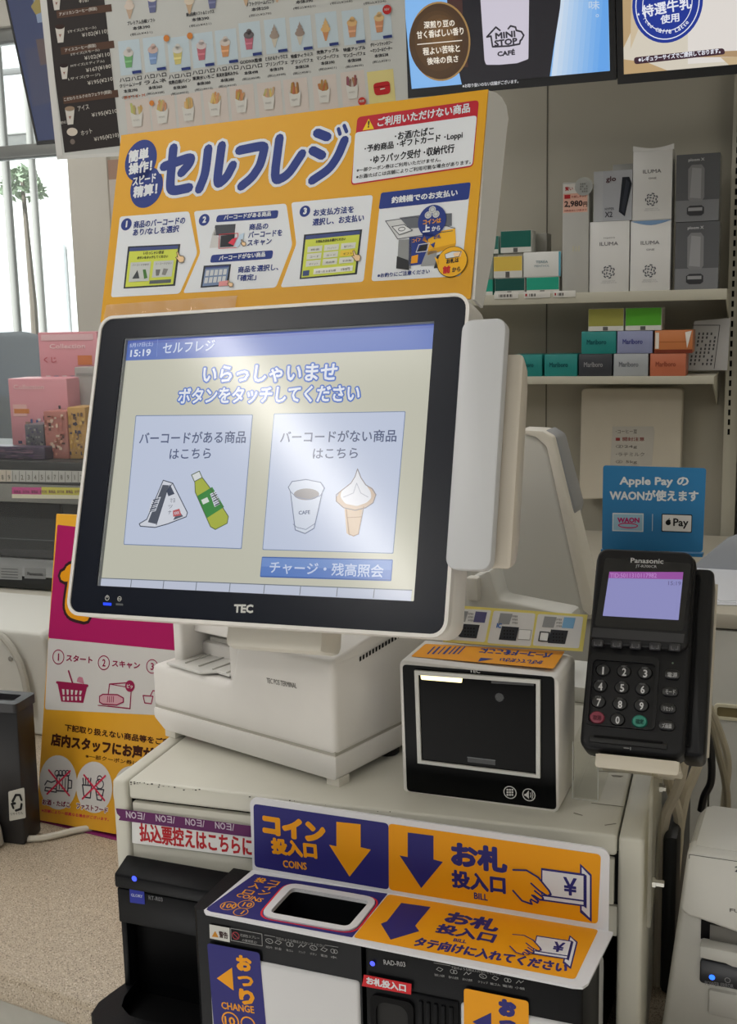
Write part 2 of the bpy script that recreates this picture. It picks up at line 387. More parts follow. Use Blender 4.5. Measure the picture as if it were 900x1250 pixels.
# ------------------------------------------------------------------ sign, coin unit, bill unit
UO = CAM + (Vector((-0.4564, 0.9123, 1.0128)) - CAM) * .986
U = frame(UO, -1.5)
UZ = CZ - UO.z + .0004
WHT = mat((214, 213, 208), 0.4); WHI = mat((202, 202, 205), .4)
NAVY = ink(44, 42, 112); YEL = ink(228, 154, 22); PW = ink(214, 214, 219)
def plate(mb, outer, hole, z0, z1, m):
    loops = [[Vector((x, y, 0)) for x, y in outer]] + ([[Vector((x, y, 0)) for x, y in hole]] if hole else [])
    tri = tessellate_polygon(loops); P = list(outer) + list(hole or [])
    def fix(t, up):
        (ax, ay), (bx, by), (cx, cy) = (P[k] for k in t); c = (bx - ax) * (cy - ay) - (by - ay) * (cx - ax)
        return list(t) if (c > 0) == up else list(t)[::-1]
    n = len(P); fs = [fix(t, True) for t in tri] + [[n + k for k in fix(t, False)] for t in tri]
    o = 0
    for L in ([outer] + ([hole] if hole else [])):
        k = len(L)
        for i in range(k): fs.append([o + i, n + o + i, n + o + (i + 1) % k, o + (i + 1) % k])
        o += k
    mb.add([(x, y, z1) for x, y in P] + [(x, y, z0) for x, y in P], fs, m)
def round_loop(P, r, n=5):
    out = []; k = len(P)
    for i in range(k):
        p, a, c = Vector(P[i]), Vector(P[i - 1]), Vector(P[(i + 1) % k]); A_ = p + (a - p).normalized() * r; B_ = p + (c - p).normalized() * r
        for j in range(n + 1): w = j / n; out.append(tuple((A_ * (1 - w) + p * w) * (1 - w) + (p * (1 - w) + B_ * w) * w))
    return out
HOLE_PX = ((329, 1115.5), (357, 1085), (452, 1101.5), (425, 1133))
RIM_PX = ((316, 1119.5), (351, 1078.5), (463, 1098), (431, 1139.5))
def ccw(L): return list(L) if sum((L[i][0] - L[i - 1][0]) * (L[i][1] + L[i - 1][1]) for i in range(len(L))) < 0 else list(L)[::-1]
hole = round_loop(ccw([tuple(U.pl(u, v, 2, 0)[:2]) for u, v in HOLE_PX]), .006)
rim_ = round_loop(ccw([tuple(U.pl(u, v, 2, 0)[:2]) for u, v in RIM_PX]), .014)
th = thing('coin_change_unit', 'black and white coin change machine under the blue half of the sign', 'coin machine', U)
b = MB()
FY = -.0765
plate(b, [(-.0215, .003), (-.0215, FY + .006), (-.0165, FY + .001), (.1390, FY + .001), (.1390, .003)], hole, UZ, -.003, BLK)
b.box(-.1200, .1390, .003, .17, UZ, -.034, BLK)
b.build('housing', th)
b = MB()   # head over the coin outlet: sloping top, groove
b.prism([(-.022, -.030), (-.022, -.016), (.000, -.0075), (.003, -.0075), (.003, -.030)], 'x', -.1385, -.0215, BLK, .002)
b.box(-.1375, -.0215, -.020, .003, -.067, -.0312, BLK, .0015)
b.build('outlet_head', th)
b = MB()
b.box(-.1385, -.1315, -.016, .003, UZ, -.060, BLK, .002).box(-.1320, -.0215, .0005, .003, UZ, -.060, DRK)
b.box(-.0260, -.0210, -.022, .003, UZ, -.06, DRK)
b.build('outlet_pocket', th)
b = MB()
out = [(-.0215, -.072), (-.100, -.082), (-.128, -.079), (-.1415, -.068), (-.1455, -.05), (-.1425, -.03), (-.1390, -.012), (-.1385, .003), (-.0215, .003)]
inn = [(-.0235, -.050), (-.085, -.060), (-.106, -.058), (-.121, -.048), (-.127, -.034), (-.129, -.02), (-.1305, -.006), (-.1305, .0005), (-.0235, .0005)]
b.ring(out, inn, 'z', -.152, -.136, BLK)
b.prism(inn, 'z', -.160, -.152, DRK)
b.build('coin_tray', th)
b = MB().prism([(x * .99, y * .985) for x, y in out], 'z', UZ + .0, -.1525, WHI); b.build('tray_front', th)
A = Art(MB(), U, 'y', -.0225); A.disc((164, 1072.5), 3.0, glow(40, 70, 255, k=2.2), 1); A.mb.build('status_light', th)
b = MB(); A = Art(b, U, 'y', -.0205)
A.poly([(158, 1083), (176, 1085.5), (177, 1104), (159, 1101.5)], ink(40, 50, 150), 1)
A.text('GLORY', (160.5, 1094), (174.5, 1096), 3.6, ink(190, 196, 220), .05, 2); A.text('RT-R03', (182, 1098), (199, 1100.5), 5, ink(120, 120, 124), .03, 2)
b.build('brand_plate', th, flat=True)
b = MB()
b.box(-.006, .1375, FY - .0015, .03, UZ, -.040, WHI, .0035, 3); wp = b.build('front_cover', th)
b = MB(); A = Art(b, U, 'y', FY - .0016)
A.rpoly([(253, 1151), (317, 1163), (326, 1262), (262, 1262)], .003, NAVY, 1)
A.poly([(265, 1194), (283.5, 1181), (285.5, 1209)], YEL, 2)
for i, c in enumerate('おつり'): A.text(c, (289.5 + i * 1.8, 1184 + i * 20.6 - (2 if i == 1 else 0)), (308.5 + i * 1.8, 1187 + i * 20.6 - (2 if i == 1 else 0)), 19 if i != 1 else 13, YEL, .145, 2)
A.text('CHANGE', (271, 1231), (311, 1237), 8.6, YEL, .06, 2)
A.hoop((281.5, 1246), 9.5, 1.6, YEL, 2); A.text('10', (275, 1250), (288, 1252), 10, YEL, .08, 2); A.hoop((303, 1250), 8, 1.6, YEL, 2)
b.build('change_sticker', wp, flat=True)
b = MB(); A = Art(b, U, 'y', FY - .0)
A.poly([(256, 1128), (280.5, 1132.5), (281, 1150), (256.5, 1145)], ink(200, 200, 196), 3)
A.poly([(259, 1143), (263, 1136), (267.5, 1144)], ink(190, 130, 40), 4); A.text('警告', (268, 1144), (279, 1146), 8, ink(60, 40, 40), .06, 4)
def wire_rect(A, px, w, m, l): A.stroke(px, w, m, l, True)
LG = ink(150, 150, 150)
wire_rect(A, [(282, 1133), (320, 1140), (320.5, 1154.5), (282.5, 1147.5)], .6, LG, 2)
A.hoop((288, 1142), 4, 1, ink(150, 50, 60), 2); A.stroke([(285, 1139), (291, 1145)], 1, ink(150, 50, 60), 2)
A.text('可燃性スプレー', (293.5, 1143), (317, 1147), 3.6, LG, 0, 2); A.text('の使用禁止!', (296, 1149), (314, 1152), 3.4, LG, 0, 2)
A.stroke([(323, 1141), (336, 1143.5)], .5, LG, 2); A.text('下記のような物は入れないでください', (337, 1147), (397, 1156.5), 3.6, LG, 0, 2); A.stroke([(397, 1153.5), (413, 1156)], .5, LG, 2)
def rubbish(A, p, k, m):
    u, v = p
    if k % 4 == 0: A.hoop((u, v), 4.2, .7, m, 2, ry=2.6); A.stroke([(u - 2, v - 1), (u + 1, v + 1)], .5, m, 2)
    elif k % 4 == 1: A.stroke([(u - 4, v), (u - 1, v - 2.5), (u + 4, v), (u + 1, v + 2.5)], .6, m, 2, True)
    elif k % 4 == 2: A.hoop((u - 1.5, v), 2.4, .6, m, 2); A.hoop((u + 2, v + .6), 2.2, .6, m, 2)
    else: A.stroke([(u - 4.5, v + 1.5), (u - 1, v - 2), (u + 1, v + 1), (u + 4.5, v - 1.4)], .7, m, 2)
for k, u in enumerate((329, 340, 354, 369, 383, 396, 408)):
    v = 1148.5 + (u - 329) * .155; rubbish(A, (u, v), k, LG); A.text(('紙片', '針金', '輪ゴム', 'クリップ', 'ボタン', '電池', '水')[k], (u - 4, v + 8.4), (u + 4, v + 9.7), 3, LG, 0, 2)
b.build('warning_print', th, flat=True)

th = thing('bill_unit', 'black and white banknote machine under the yellow half of the sign', 'banknote machine', U)
b = MB()
b.box(.1415, .3235, FY + .001, .003, UZ, -.003, BLK, .004, 3).box(.1415, .3100, .003, .17, UZ, -.034, BLK); b.build('housing', th)
b = MB().box(.1430, .2240, FY - .001, .03, UZ, -.040, BLK, .002); b.build('slot_front', th)
b = MB().ring(rrect(.148, .186, UZ - .02, -.047, .006), rrect(.153, .181, UZ - .01, -.052, .009), 'y', FY - .004, FY + .0, DRK).box(.153, .181, FY - .0012, FY + .004, UZ, -.052, mat((6, 6, 7), .7)); b.build('bill_slot', th)
b = MB()
for k in range(5): b.box(.190 + .0065 * k, .1935 + .0065 * k, FY - .003, FY, UZ, -.045, BLK, .0008)
b.build('ribs', th)
b = MB().box(.2250, .3225, FY - .0015, .03, UZ, -.040, WHI, .0035, 3); wp = b.build('front_cover', th)
b = MB(); A = Art(b, U, 'y', FY - .0016)
A.rpoly([(566.5, 1206), (645.5, 1222), (646, 1275), (566.5, 1275)], .003, YEL, 1)
A.poly([(577, 1247), (600, 1236), (600, 1262)], NAVY, 2)
A.text('お', (609, 1239), (631, 1243), 21, NAVY, .19, 2); A.text('つ', (610, 1258), (632, 1262), 15, NAVY, .19, 2)
b.build('change_sticker', wp, flat=True)
A = Art(MB(), U, 'y', FY - .0002); A.disc((455, 1176), 3.0, glow(40, 60, 240, k=2.0), 3); A.mb.build('status_light', th)
b = MB(); A = Art(b, U, 'y', FY - .0022)
A.poly([(444.5, 1189.5), (502.5, 1201), (502, 1214), (442, 1203.5)], ink(196, 36, 44), 1); A.text('お札投入口', (447.5, 1201), (496, 1211), 9.4, PW, .1, 2)
b.build('slot_label', th, flat=True)
b = MB(); A = Art(b, U, 'y', FY)
A.text('RAD-R03', (469, 1177), (495.5, 1180), 6, ink(170, 170, 172), .03, 3); b.build('model_print', th, flat=True); b = MB(); A = Art(b, U, 'y', FY)
A.stroke([(530, 1175), (550, 1178.5)], .5, LG, 3); A.text('下記のような物は入れないでください', (551, 1182), (612, 1191), 3.4, LG, 0, 3); A.stroke([(612, 1189), (640, 1194)], .5, LG, 3)
for k, u in enumerate((537, 554, 571, 590, 605, 620, 635)):
    v = 1183 + (u - 537) * .158; rubbish(A, (u, v), k + 1, LG); A.text(('破損した紙幣', '濡れた紙幣', '折れた紙幣', 'クリップ', '輪ゴム', '電池', '小銭')[k], (u - 6, v + 8), (u + 6, v + 9.8), 3, LG, 0, 3)
b.build('warning_print', th, flat=True)

# the two-panel sign standing over both units
th = thing('payment_sign', 'blue and yellow folded sign with arrows marking where coins and bills go in', 'sign', U)
b = MB().prism(rrect(.0005, .3305, -.008, .0725, .008), 'y', 0, .0022, PW, 0)
A = Art(b, U, 'y', 0)
A.rpoly([(309.5, 981), (474.5, 1005), (475, 1086), (311, 1058)], .004, NAVY, 1)
A.rpoly([(474.5, 1005), (734, 1043), (730, 1128), (475, 1086)], .004, YEL, 1)
A.text('コイン', (321, 1018), (398, 1030.5), 25.5, YEL, .165, 2)
A.text('投入口', (332, 1042), (388, 1049), 20, YEL, .13, 2)
A.text('COINS', (346, 1058.5), (375, 1062), 9, YEL, .06, 2)
def arrow(A, L, T, m, l): A.poly(L, m, l)
A.poly([(411, 1003), (440.5, 1006), (440.5, 1034), (453, 1037), (427, 1070), (402, 1031), (411, 1033)], YEL, 2)
A.poly([(498, 1016), (529.5, 1020), (529.5, 1049), (541, 1052), (514.5, 1084), (488, 1044), (498, 1046)], NAVY, 2)
A.text('お札', (551, 1057), (620, 1067), 31, NAVY, .12, 2)
A.text('投入口', (552, 1083), (618, 1092), 22, NAVY, .095, 2)
A.text('BILL', (579, 1097), (596, 1099.5), 8, NAVY, .07, 2)
def hand_bill(A, o, ex, ey, l, skin):
    """hand pushing a banknote into a slot; o upper left of the note, ex/ey photo steps across and down"""
    f = lambda a, c: (o[0] + ex[0] * a + ey[0] * c, o[1] + ex[1] * a + ey[1] * c)
    A.poly([f(.86, -.30), f(1.12, -.02), f(1.12, 1.36), f(.86, 1.12)], NAVY, l)
    A.poly([f(.90, -.20), f(1.08, .02), f(1.08, 1.24), f(.90, 1.04)], PW, l + 1)
    A.poly([f(.955, -.02), f(1.01, .02), f(1.01, .98), f(.955, .94)], NAVY, l + 2)
    A.poly([f(0, -.02), f(.97, -.02), f(.97, .93), f(0, .93)], NAVY, l + 2)
    A.poly([f(.03, .04), f(.94, .04), f(.94, .74), f(.03, .74)], PW, l + 3); A.poly([f(.03, .79), f(.94, .79), f(.94, .88), f(.03, .88)], PW, l + 3)
    A.text('¥', f(.50, .66), f(.80, .66), abs(ey[1]) * .52, NAVY, .06, l + 4)
    hand = [f(-.62, .14), f(-.32, .10), f(-.06, .26), f(.18, .60), f(.22, .70), f(.14, .76), f(-.04, .64), f(.06, .86), f(-.08, .98), f(-.20, 1.06), f(-.42, 1.0), f(-.62, .74)]
    A.poly(hand, skin, l + 4)
    w = abs(ex[0]) * .042
    A.stroke(hand[:6], w, NAVY, l + 5); A.stroke([f(-.22, .46), f(-.04, .64), f(.14, .76)], w, NAVY, l + 5)
    A.stroke([f(-.14, .66), f(.04, .82), f(.05, .88), f(-.02, .90), f(-.16, .80)], w, NAVY, l + 5); A.stroke([f(-.2, .80), f(-.06, .94), f(-.08, 1.0), f(-.22, .92)], w, NAVY, l + 5); A.stroke([f(-.24, .96), f(-.20, 1.06), f(-.42, 1.0), f(-.62, .74)], w, NAVY, l + 5)
hand_bill(A, (661, 1060), (55, 7.5), (0, 42), 2, YEL)
b.build('upright_panel', th)
b = MB()
q = lambda u, v: tuple(U.pl(u, v, 2, 0)[:2])
outer = [(0.0, 0.0)] + [(-.0060, -.074), (-.0070, -.079), (-.003, -.083)] + [(.318, -.0880), (.3255, -.0865), (.3285, -.080), (.3345, 0.0)]
outer = outer[::-1]
outer_ccw = outer if sum((outer[i][0] - outer[i - 1][0]) * (outer[i][1] + outer[i - 1][1]) for i in range(len(outer))) < 0 else outer[::-1]
plate(b, outer_ccw, hole, -.0022, 0, PW)
A = Art(b, U, 'z', 0, side=1)
def hole_poly(A, px, r, hole, m, layer):
    """coloured field that leaves the coin opening free"""
    L = [A.q(p) for p in px]
    loops = [[Vector((x, y, 0)) for x, y in L], [Vector((x, y, 0)) for x, y in hole]]
    tri = tessellate_polygon(loops); P = L + list(hole); fs = []
    for t in tri:
        (ax, ay), (bx, by), (cx, cy) = (P[k] for k in t); fs.append(list(t) if (bx - ax) * (cy - ay) - (by - ay) * (cx - ax) > 0 else list(t)[::-1])
    A.put(P, fs, m, layer)
hole_poly(A, [(311, 1067), (473.5, 1091), (430, 1144.5), (257, 1113), (252, 1110.5), (254, 1107.5)], 0, hole, NAVY, 1)
A.rpoly([(474.5, 1091.5), (731, 1135), (702, 1196), (431, 1144.5)], .004, YEL, 1)
# red and white surround of the opening
so_ = rim_
def hoop_poly(A, outer, inner, m, layer):
    n = len(outer); A.put(list(outer) + list(inner), [[i, (i + 1) % n, n + (i + 1) % n, n + i] for i in range(n)], m, layer)
def grow(L, d):
    cx = sum(p[0] for p in L) / len(L); cy = sum(p[1] for p in L) / len(L); c = Vector((cx, cy))
    return [tuple(c + (Vector(p) - c) * (1 + d / (Vector(p) - c).length)) for p in L]
A.put(grow(so_, .0028) + grow(so_, .0010), [[i, 24 + i, 24 + (i + 1) % 24, (i + 1) % 24][::-1] for i in range(24)], ink(204, 40, 52), 2)
for i, c in enumerate('コイン'): A.text(c, (326 - i * 5.8, 1079.2 + i * 6.4), (338.5 - i * 5.8, 1081.4 + i * 6.4), 6.4 if i else 5.2, YEL, .07, 2)
for i, c in enumerate('投入口'): A.text(c, (309.5 - i * 7.2, 1076.6 + i * 7.0), (322 - i * 7.2, 1078.8 + i * 7.0), 6.6 if i < 2 else 5.2, YEL, .06, 2)
A.text('COINS', (287, 1094.5), (318, 1102), 5.6, YEL, .05, 2)
for (u, v, r, s) in ((279, 1106, 10.5, '100'), (300.5, 1104.5, 10.5, '10'), (294, 1113.5, 9.5, '1')):
    A.hoop((u, v), r * .92, 1.1, YEL, 2, 24); A.text(s, (u - len(s) * 2.7, v + 2.2), (u + len(s) * 2.7, v + 3.4), 5.6, YEL, .06, 2)
A.poly([(490, 1102.5), (526, 1107.5), (507, 1130.5), (512, 1137), (477, 1147.5), (465, 1128), (472.5, 1125)], NAVY, 2)
A.text('お札', (540, 1126), (606, 1139), 16, NAVY, .11, 2)
A.text('投入口', (530, 1138.5), (602, 1152), 12.5, NAVY, .1, 2)
A.text('BILL', (553, 1149.5), (569, 1152), 4.2, NAVY, .07, 2)
A.text('タテ向けに入れてください', (503, 1155), (691, 1189), 12.5, NAVY, .08, 2)
hand_bill(A, (655, 1143), (45, 7), (-6, 24), 2, YEL)
fp = b.build('flat_panel', th)
b = MB()
wo = rim_; wi = hole
b.ring(wo, wi, 'z', .0002, .0016, PW)
b.build('opening_surround', th)
b = MB()
b.prism([(x, y) for x, y in grow(hole, .002)], 'z', -.05, -.035, mat((30, 30, 32), .35))
for k in range(3): b.prism([(min(p[0] for p in hole) + .01 + .025 * k, min(p[1] for p in hole) + .004), (min(p[0] for p in hole) + .014 + .025 * k, min(p[1] for p in hole) + .004), (min(p[0] for p in hole) + .014 + .025 * k, max(p[1] for p in hole) - .004), (min(p[0] for p in hole) + .01 + .025 * k, max(p[1] for p in hole) - .004)], 'z', -.035, -.030, mat((44, 44, 46), .35))
hb = b.build('coin_hopper', bpy.data.objects['coin_change_unit'])

# ================================================================== self-checkout terminal
PF = frame((-0.3805, 0.9434, 1.09), -18.0)
POSW = mat((224, 221, 217), 0.42, noise=.025, nscale=25); POSS = mat((214, 210, 200), .42)
term = thing('checkout_terminal', 'white touch screen self checkout terminal on the ivory cabinet, its screen lit', 'checkout terminal', PF)
def onto(fr, mb):
    """bring a part modelled in its own frame into the terminal's frame"""
    X = PF.M.inverted() @ fr.M
    mb.v = [X @ Vector(p) for p in mb.v]; return mb
sx = PF.pl(283, 843, 1, 0).x; lz = .079
b = MB()
b.prism([(-.252, .0322), (0, .0322), (0, .1256), (sx + .018, .1256), (sx + .008, .122), (sx + .001, lz + .01), (sx - .004, lz + .001), (sx - .01, lz - .001), (-.252, lz)], 'y', 0, .225, POSW, .0065, 3)
b.prism([(.0008, .112), (.0012, .1225), (.006, .1262), (.12, .146), (.21, .152), (.2245, .150), (.2245, .112)], 'x', sx + .017, -.0006, POSW, .005, 3)
b.build('base_housing', term)
b = MB().prism([(-.252, .0314), (-.252, .020), (-.236, .0085), (-.004, .0075), (0, .010), (0, .0314)], 'y', .0, .225, POSW, .003, 2); b.build('base_plinth', term)
MB().box(-.250, -.002, .002, .223, .028, .036, mat((176, 172, 162), .6)).build('seam', term)
b = MB(); A = Art(b, PF, 'x', .0003, side=1)
for k in range(13):
    u = 439 + 3.9 * k; v = 807.5 - 2.35 * k; A.poly([(u, v - 5.5), (u + 2.1, v - 6.8), (u + 2.1, v - 1.2), (u, v + .2)], DRK, 1)
b.build('vent', term, flat=True)
b = MB(); A = Art(b, PF, 'y', -.0001); A.text('TEC POS TERMINAL', (326, 833.5), (362.5, 840.5), 6.2, ink(96, 94, 90), .02, 1); b.build('model_print', term, flat=True)
for (x, y, c) in ((-.008, .012, 0), (-.232, .012, 0), (.0 - .016, .10, 1), (-.232, .20, 1)):
    (MB().box(x - .008, x + .008, y - .008, y + .008, 0, .009, POSS, .001) if c == 0 else MB().lathe([(.011, 0), (.013, .002), (.013, .009)], mat((30, 30, 30), .8), 20, Matrix.Translation((x, y, 0)))).build('foot', term)
# receipt printer set into the left shoulder
b = MB()
b.box(-.236, -.222, .018, .22, lz - .003, .150, POSW, .004, 3).box(sx - .012, sx + .004, .010, .22, lz - .003, .122, POSW, .003)
b.box(-.224, sx - .010, .048, .22, lz - .003, lz + .018, POSW, .002).box(-.224, sx - .008, .070, .22, lz + .014, .120, mat((34, 34, 36), .6, spec=.2))
b.prism([(.046, .150), (.038, .118), (.036, lz + .032), (.046, lz + .029), (.075, lz + .033), (.22, .150)], 'x', -.226, sx + .012, POSW, .003, 2)
pr = b.build('receipt_printer', term)
b = MB().prism([(-.232, .004), (-.178, .0), (-.165, .012), (sx - .013, .010), (sx - .012, .060), (-.226, .060), (-.230, .03)], 'z', lz + .0015, lz + .0045, mat((205, 204, 200), .3), .001)
for k in range(4): b.box(-.212 + .02 * k, -.2105 + .02 * k, .012, .055, lz + .0043, lz + .0058, mat((190, 189, 184), .3))
b.build('paper_tray', pr)
b = MB().box(-.215, sx - .014, .052, .058, lz + .0185, lz + .024, mat((196, 194, 188), .4), .001); b.build('tear_bar', pr)

# touch screen
MONA = Matrix(((0.997, 0.0769, -0.010), (-0.0695, 0.9435, 0.3239), (0.0344, -0.3223, 0.946)))
cx_ = MONA.col[0].normalized(); cy_ = (MONA.col[1] - cx_ * cx_.dot(MONA.col[1])).normalized(); cz_ = cx_.cross(cy_)
MON = Frame((-0.4198, 0.882, 1.4092), Matrix((cx_, cy_, cz_)).transposed())
bezel_c = mat((23, 27, 38), .22, spec=.2)
b = MB()
out = rrect(-.1815, .1825, -.1420, .1365, .014, 6); inn = rrect(-.1785, .1795, -.1390, .1338, .011, 6)
b.ring(out, inn, 'y', -.0015, .006, POSW)
b.prism(rrect(-.1815, .1825, -.1420, .1365, .014, 6), 'y', .006, .040, POSW, .004, 2)
b.prism(rrect(-.15, .15, -.11, .12, .02, 6), 'y', .040, .075, POSW, .01, 2)
mh = onto(MON, b).build('monitor_housing', term)
b = MB()
o2 = rrect(-.1785, .1795, -.1390, .1338, .011, 6); i2 = rrect(-.1525, .1525, -.1143, .1146, .001, 6)
b.ring(o2, i2, 'y', 0, .0065, bezel_c)
b.ring(rrect(-.1525, .1525, -.1143, .1146, .001, 2), rrect(-.1510, .1523, -.1141, .1134, .0008, 2), 'y', .0012, .006, mat((128, 132, 136), .4))
A = Art(b, MON, 'y', 0)
A.text('TEC', (285.5, 748), (309, 748.5), 10.5, ink(206, 206, 202), .12, 1)
A.hoop((131, 730), 2.3, .7, ink(190, 190, 184), 1, 16); A.stroke([(131, 726.8), (131, 729.6)], .9, ink(190, 190, 184), 1)
A.hoop((146, 731), 2.2, .7, ink(190, 190, 184), 1, 16); A.stroke([(143.8, 731), (148.2, 731.2)], .8, ink(190, 190, 184), 1)
onto(MON, b).build('bezel', mh)
b = MB(); A = Art(b, MON, 'y', 0); A.rpoly([(126, 735.4), (136.2, 736), (136.2, 739.4), (126, 738.8)], .0005, glow(24, 66, 250, k=1.5), 1); onto(MON, b).build('power_light', mh)
b = MB(); A = Art(b, MON, 'y', 0); A.rpoly([(141.6, 736.4), (150.4, 736.9), (150.4, 739.3), (141.6, 738.8)], .0005, ink(96, 98, 102), 1); onto(MON, b).build('disk_light', mh)
# the lit picture on the screen
SK = .98
def sg(*c): return mat(c, .14, emit=SK, spec=.5)
b = MB(); b.box(-.1524, .1524, .0045, .0062, -.1142, .1145, sg(206, 205, 188)); A = Art(b, MON, 'y', .0045, eps=.0001)
A.poly([(151.5, 414.5), (532, 393.5), (529, 426), (148.5, 440.5)], sg(96, 122, 196), 1)
A.poly([(151.5, 414.5), (532, 393.5), (531.2, 400), (150.8, 421)], sg(88, 108, 186), 2)
A.text('5月17日(土)', (158.5, 425.2), (187, 423), 6, sg(190, 204, 236), .04, 3); A.text('15:19', (159, 436), (184, 434.5), 8.6, sg(226, 234, 250), .08, 3)
A.stroke([(193, 413.5), (191.5, 435.5)], .6, sg(140, 160, 216), 3)
A.text('セルフレジ', (198.5, 432), (262, 428), 13, sg(214, 224, 246), .04, 3)
BL_ = sg(76, 118, 204); WH_ = sg(236, 240, 250)
A.text('いらっしゃいませ', (247, 468), (411, 465.5), 21, WH_, .055, 5, halo=BL_, hw=.085)
A.text('ボタンをタッチしてください', (217, 493.5), (439, 490.5), 19.5, WH_, .055, 5, halo=BL_, hw=.085)
CARD = sg(203, 213, 236); CED = sg(120, 140, 176)
for px in ([(165.8, 507), (309, 506), (295.3, 670.3), (151, 665)], [(334.5, 504.8), (495.5, 502), (480.5, 676), (320.5, 671.3)]):
    A.rpoly(px, .0012, CED, 2); c = Vector((sum(p[0] for p in px) / 4, sum(p[1] for p in px) / 4))
    A.rpoly([tuple(Vector(p) + (c - Vector(p)).normalized() * 1.3) for p in px], .001, CARD, 3)
TX = sg(84, 96, 132)
A.text('バーコードがある商品', (170, 542.5), (300, 541), 14.5, TX, .03, 5); A.text('はこちら', (207, 560.5), (257.5, 559.8), 12.5, TX, .03, 5)
A.text('バーコードがない商品', (342, 541), (484, 539.5), 14.5, TX, .03, 5); A.text('はこちら', (382, 560), (437, 559.5), 12.5, TX, .03, 5)
OUT = sg(70, 78, 96); WB = sg(222, 226, 236)
# rice ball
A.poly([(200, 586.5), (211.5, 590), (229.5, 626), (228, 631), (206, 639.5), (190, 644), (172, 642.5), (170.8, 639.5), (180, 634)], WB, 4)
A.poly([(199, 592), (207, 592.5), (192, 640), (181, 637.5)], sg(84, 90, 104), 5); A.poly([(208, 591.5), (213.5, 603), (206, 606), (204, 600)], sg(70, 78, 98), 5); A.poly([(218, 622), (224, 630.5), (212, 635)], sg(90, 96, 110), 5)
A.poly([(186, 610.5), (197, 606.5), (190.5, 624), (181.5, 626)], WB, 6)
for k in range(6): A.stroke([(183.5 + .9 * k, 624.4 - 2.7 * k), (190 + .9 * k, 622.6 - 2.7 * k)], (.9, 1.5)[k % 2], OUT, 7)
A.text('マヨ', (208, 614), (214, 613.5), 5, OUT, 0, 6); A.text('ツ', (206, 621), (211, 620.5), 4.5, OUT, 0, 6); A.text('ナ', (205.5, 628), (210, 627.5), 4.5, OUT, 0, 6)
A.poly([(211.5, 623.5), (219.5, 621), (222, 629), (212, 631)], sg(196, 96, 100), 6); A.text('XXX', (213.2, 628.6), (219.6, 627.4), 3.4, WB, .05, 7)
A.stroke([(200, 586.5), (211.5, 590), (229.5, 626), (228, 631), (206, 639.5), (190, 644), (172, 642.5), (170.8, 639.5), (180, 634)], 1, OUT, 8, True); A.stroke([(211.5, 590), (204, 600), (191.5, 641)], .8, OUT, 8)
# tea bottle
A.poly([(234.5, 580), (244, 575.3), (247.5, 583), (258, 597), (279.5, 630.5), (278, 639), (263.5, 646.5), (257.5, 643), (239, 601), (238.5, 589)], sg(176, 186, 72), 4)
A.poly([(234.5, 580), (244, 575.3), (247.5, 583), (238, 588)], sg(226, 230, 230), 5)
A.poly([(240.5, 606), (259.5, 594.5), (274, 619), (253, 632.5)], sg(58, 140, 66), 5); A.poly([(246, 610.5), (253.5, 607), (256, 612.5), (248.5, 616)], sg(224, 230, 226), 6); A.poly([(257, 603), (264, 599.5), (269.5, 615), (262.5, 619)], WB, 6)
for k in range(6): A.stroke([(258.5 + 1.0 * k, 604.5 + 2.5 * k), (264 + 1.0 * k, 601.6 + 2.5 * k)], (.8, 1.5)[k % 2], OUT, 7)
A.stroke([(234.5, 580), (244, 575.3), (247.5, 583), (258, 597), (279.5, 630.5), (278, 639), (263.5, 646.5), (257.5, 643), (239, 601), (238.5, 589)], .9, sg(86, 104, 70), 8, True); A.stroke([(238, 588), (247.5, 583)], .8, OUT, 8)
# coffee cup
A.poly([(352.5, 595), (357, 588), (374, 585.5), (392, 589), (396.5, 596), (384, 645), (373, 651.5), (361, 647)], sg(214, 222, 238), 4)
A.disc((374.5, 603.5), 15.5, sg(156, 152, 156), 5, 24, ry=6.4); A.text('CAFE', (365, 628.5), (379, 627.5), 4.6, TX, .06, 6)
A.stroke([(355, 600), (352.5, 595), (357, 588), (374, 585.5), (392, 589), (396.5, 596), (394, 601), (384, 645), (373, 651.5), (361, 647), (355, 600)], 1, sg(112, 124, 156), 7)
A.stroke([(355, 600), (362, 607), (378, 610), (392, 605), (394, 601)], .8, sg(140, 150, 176), 7); A.stroke([(358.5, 640), (363, 644), (374, 646.5), (385.5, 639)], .8, sg(140, 150, 176), 7)
# soft ice cream
A.poly([(420.5, 617), (444, 615), (437.5, 652), (433, 654), (427, 653.5), (423.5, 651)], sg(208, 184, 160), 4)
A.rpoly([(410, 609), (414, 602), (419, 596), (454, 594), (459.5, 603), (458, 611), (450, 619), (440, 622), (431, 621), (420, 620), (412, 614)], .003, sg(206, 184, 166), 5)
A.rpoly([(437, 572.5), (441, 583), (447, 592), (453, 600), (454, 608), (448, 614), (436, 618), (422, 615), (416, 607), (417, 600), (426, 593), (433, 583)], .002, sg(228, 230, 238), 6)
A.stroke([(437, 572.5), (441, 583), (447, 592), (455, 597), (459.5, 604), (456, 614), (447, 620), (434, 623), (420, 620), (411, 612), (411, 604), (420, 597), (429, 590), (434, 582), (437, 572.5)], 1, sg(140, 132, 138), 7)
A.stroke([(423, 622), (426.5, 652), (432, 654.5), (438, 652), (444.5, 619)], 1, sg(170, 140, 120), 7); A.stroke([(424.5, 632), (442, 631)], .8, sg(180, 150, 130), 7); A.stroke([(420, 607), (432, 602), (436, 590)], .8, sg(184, 186, 200), 8); A.stroke([(436, 590), (441, 602), (450, 607)], .8, sg(184, 186, 200), 8)
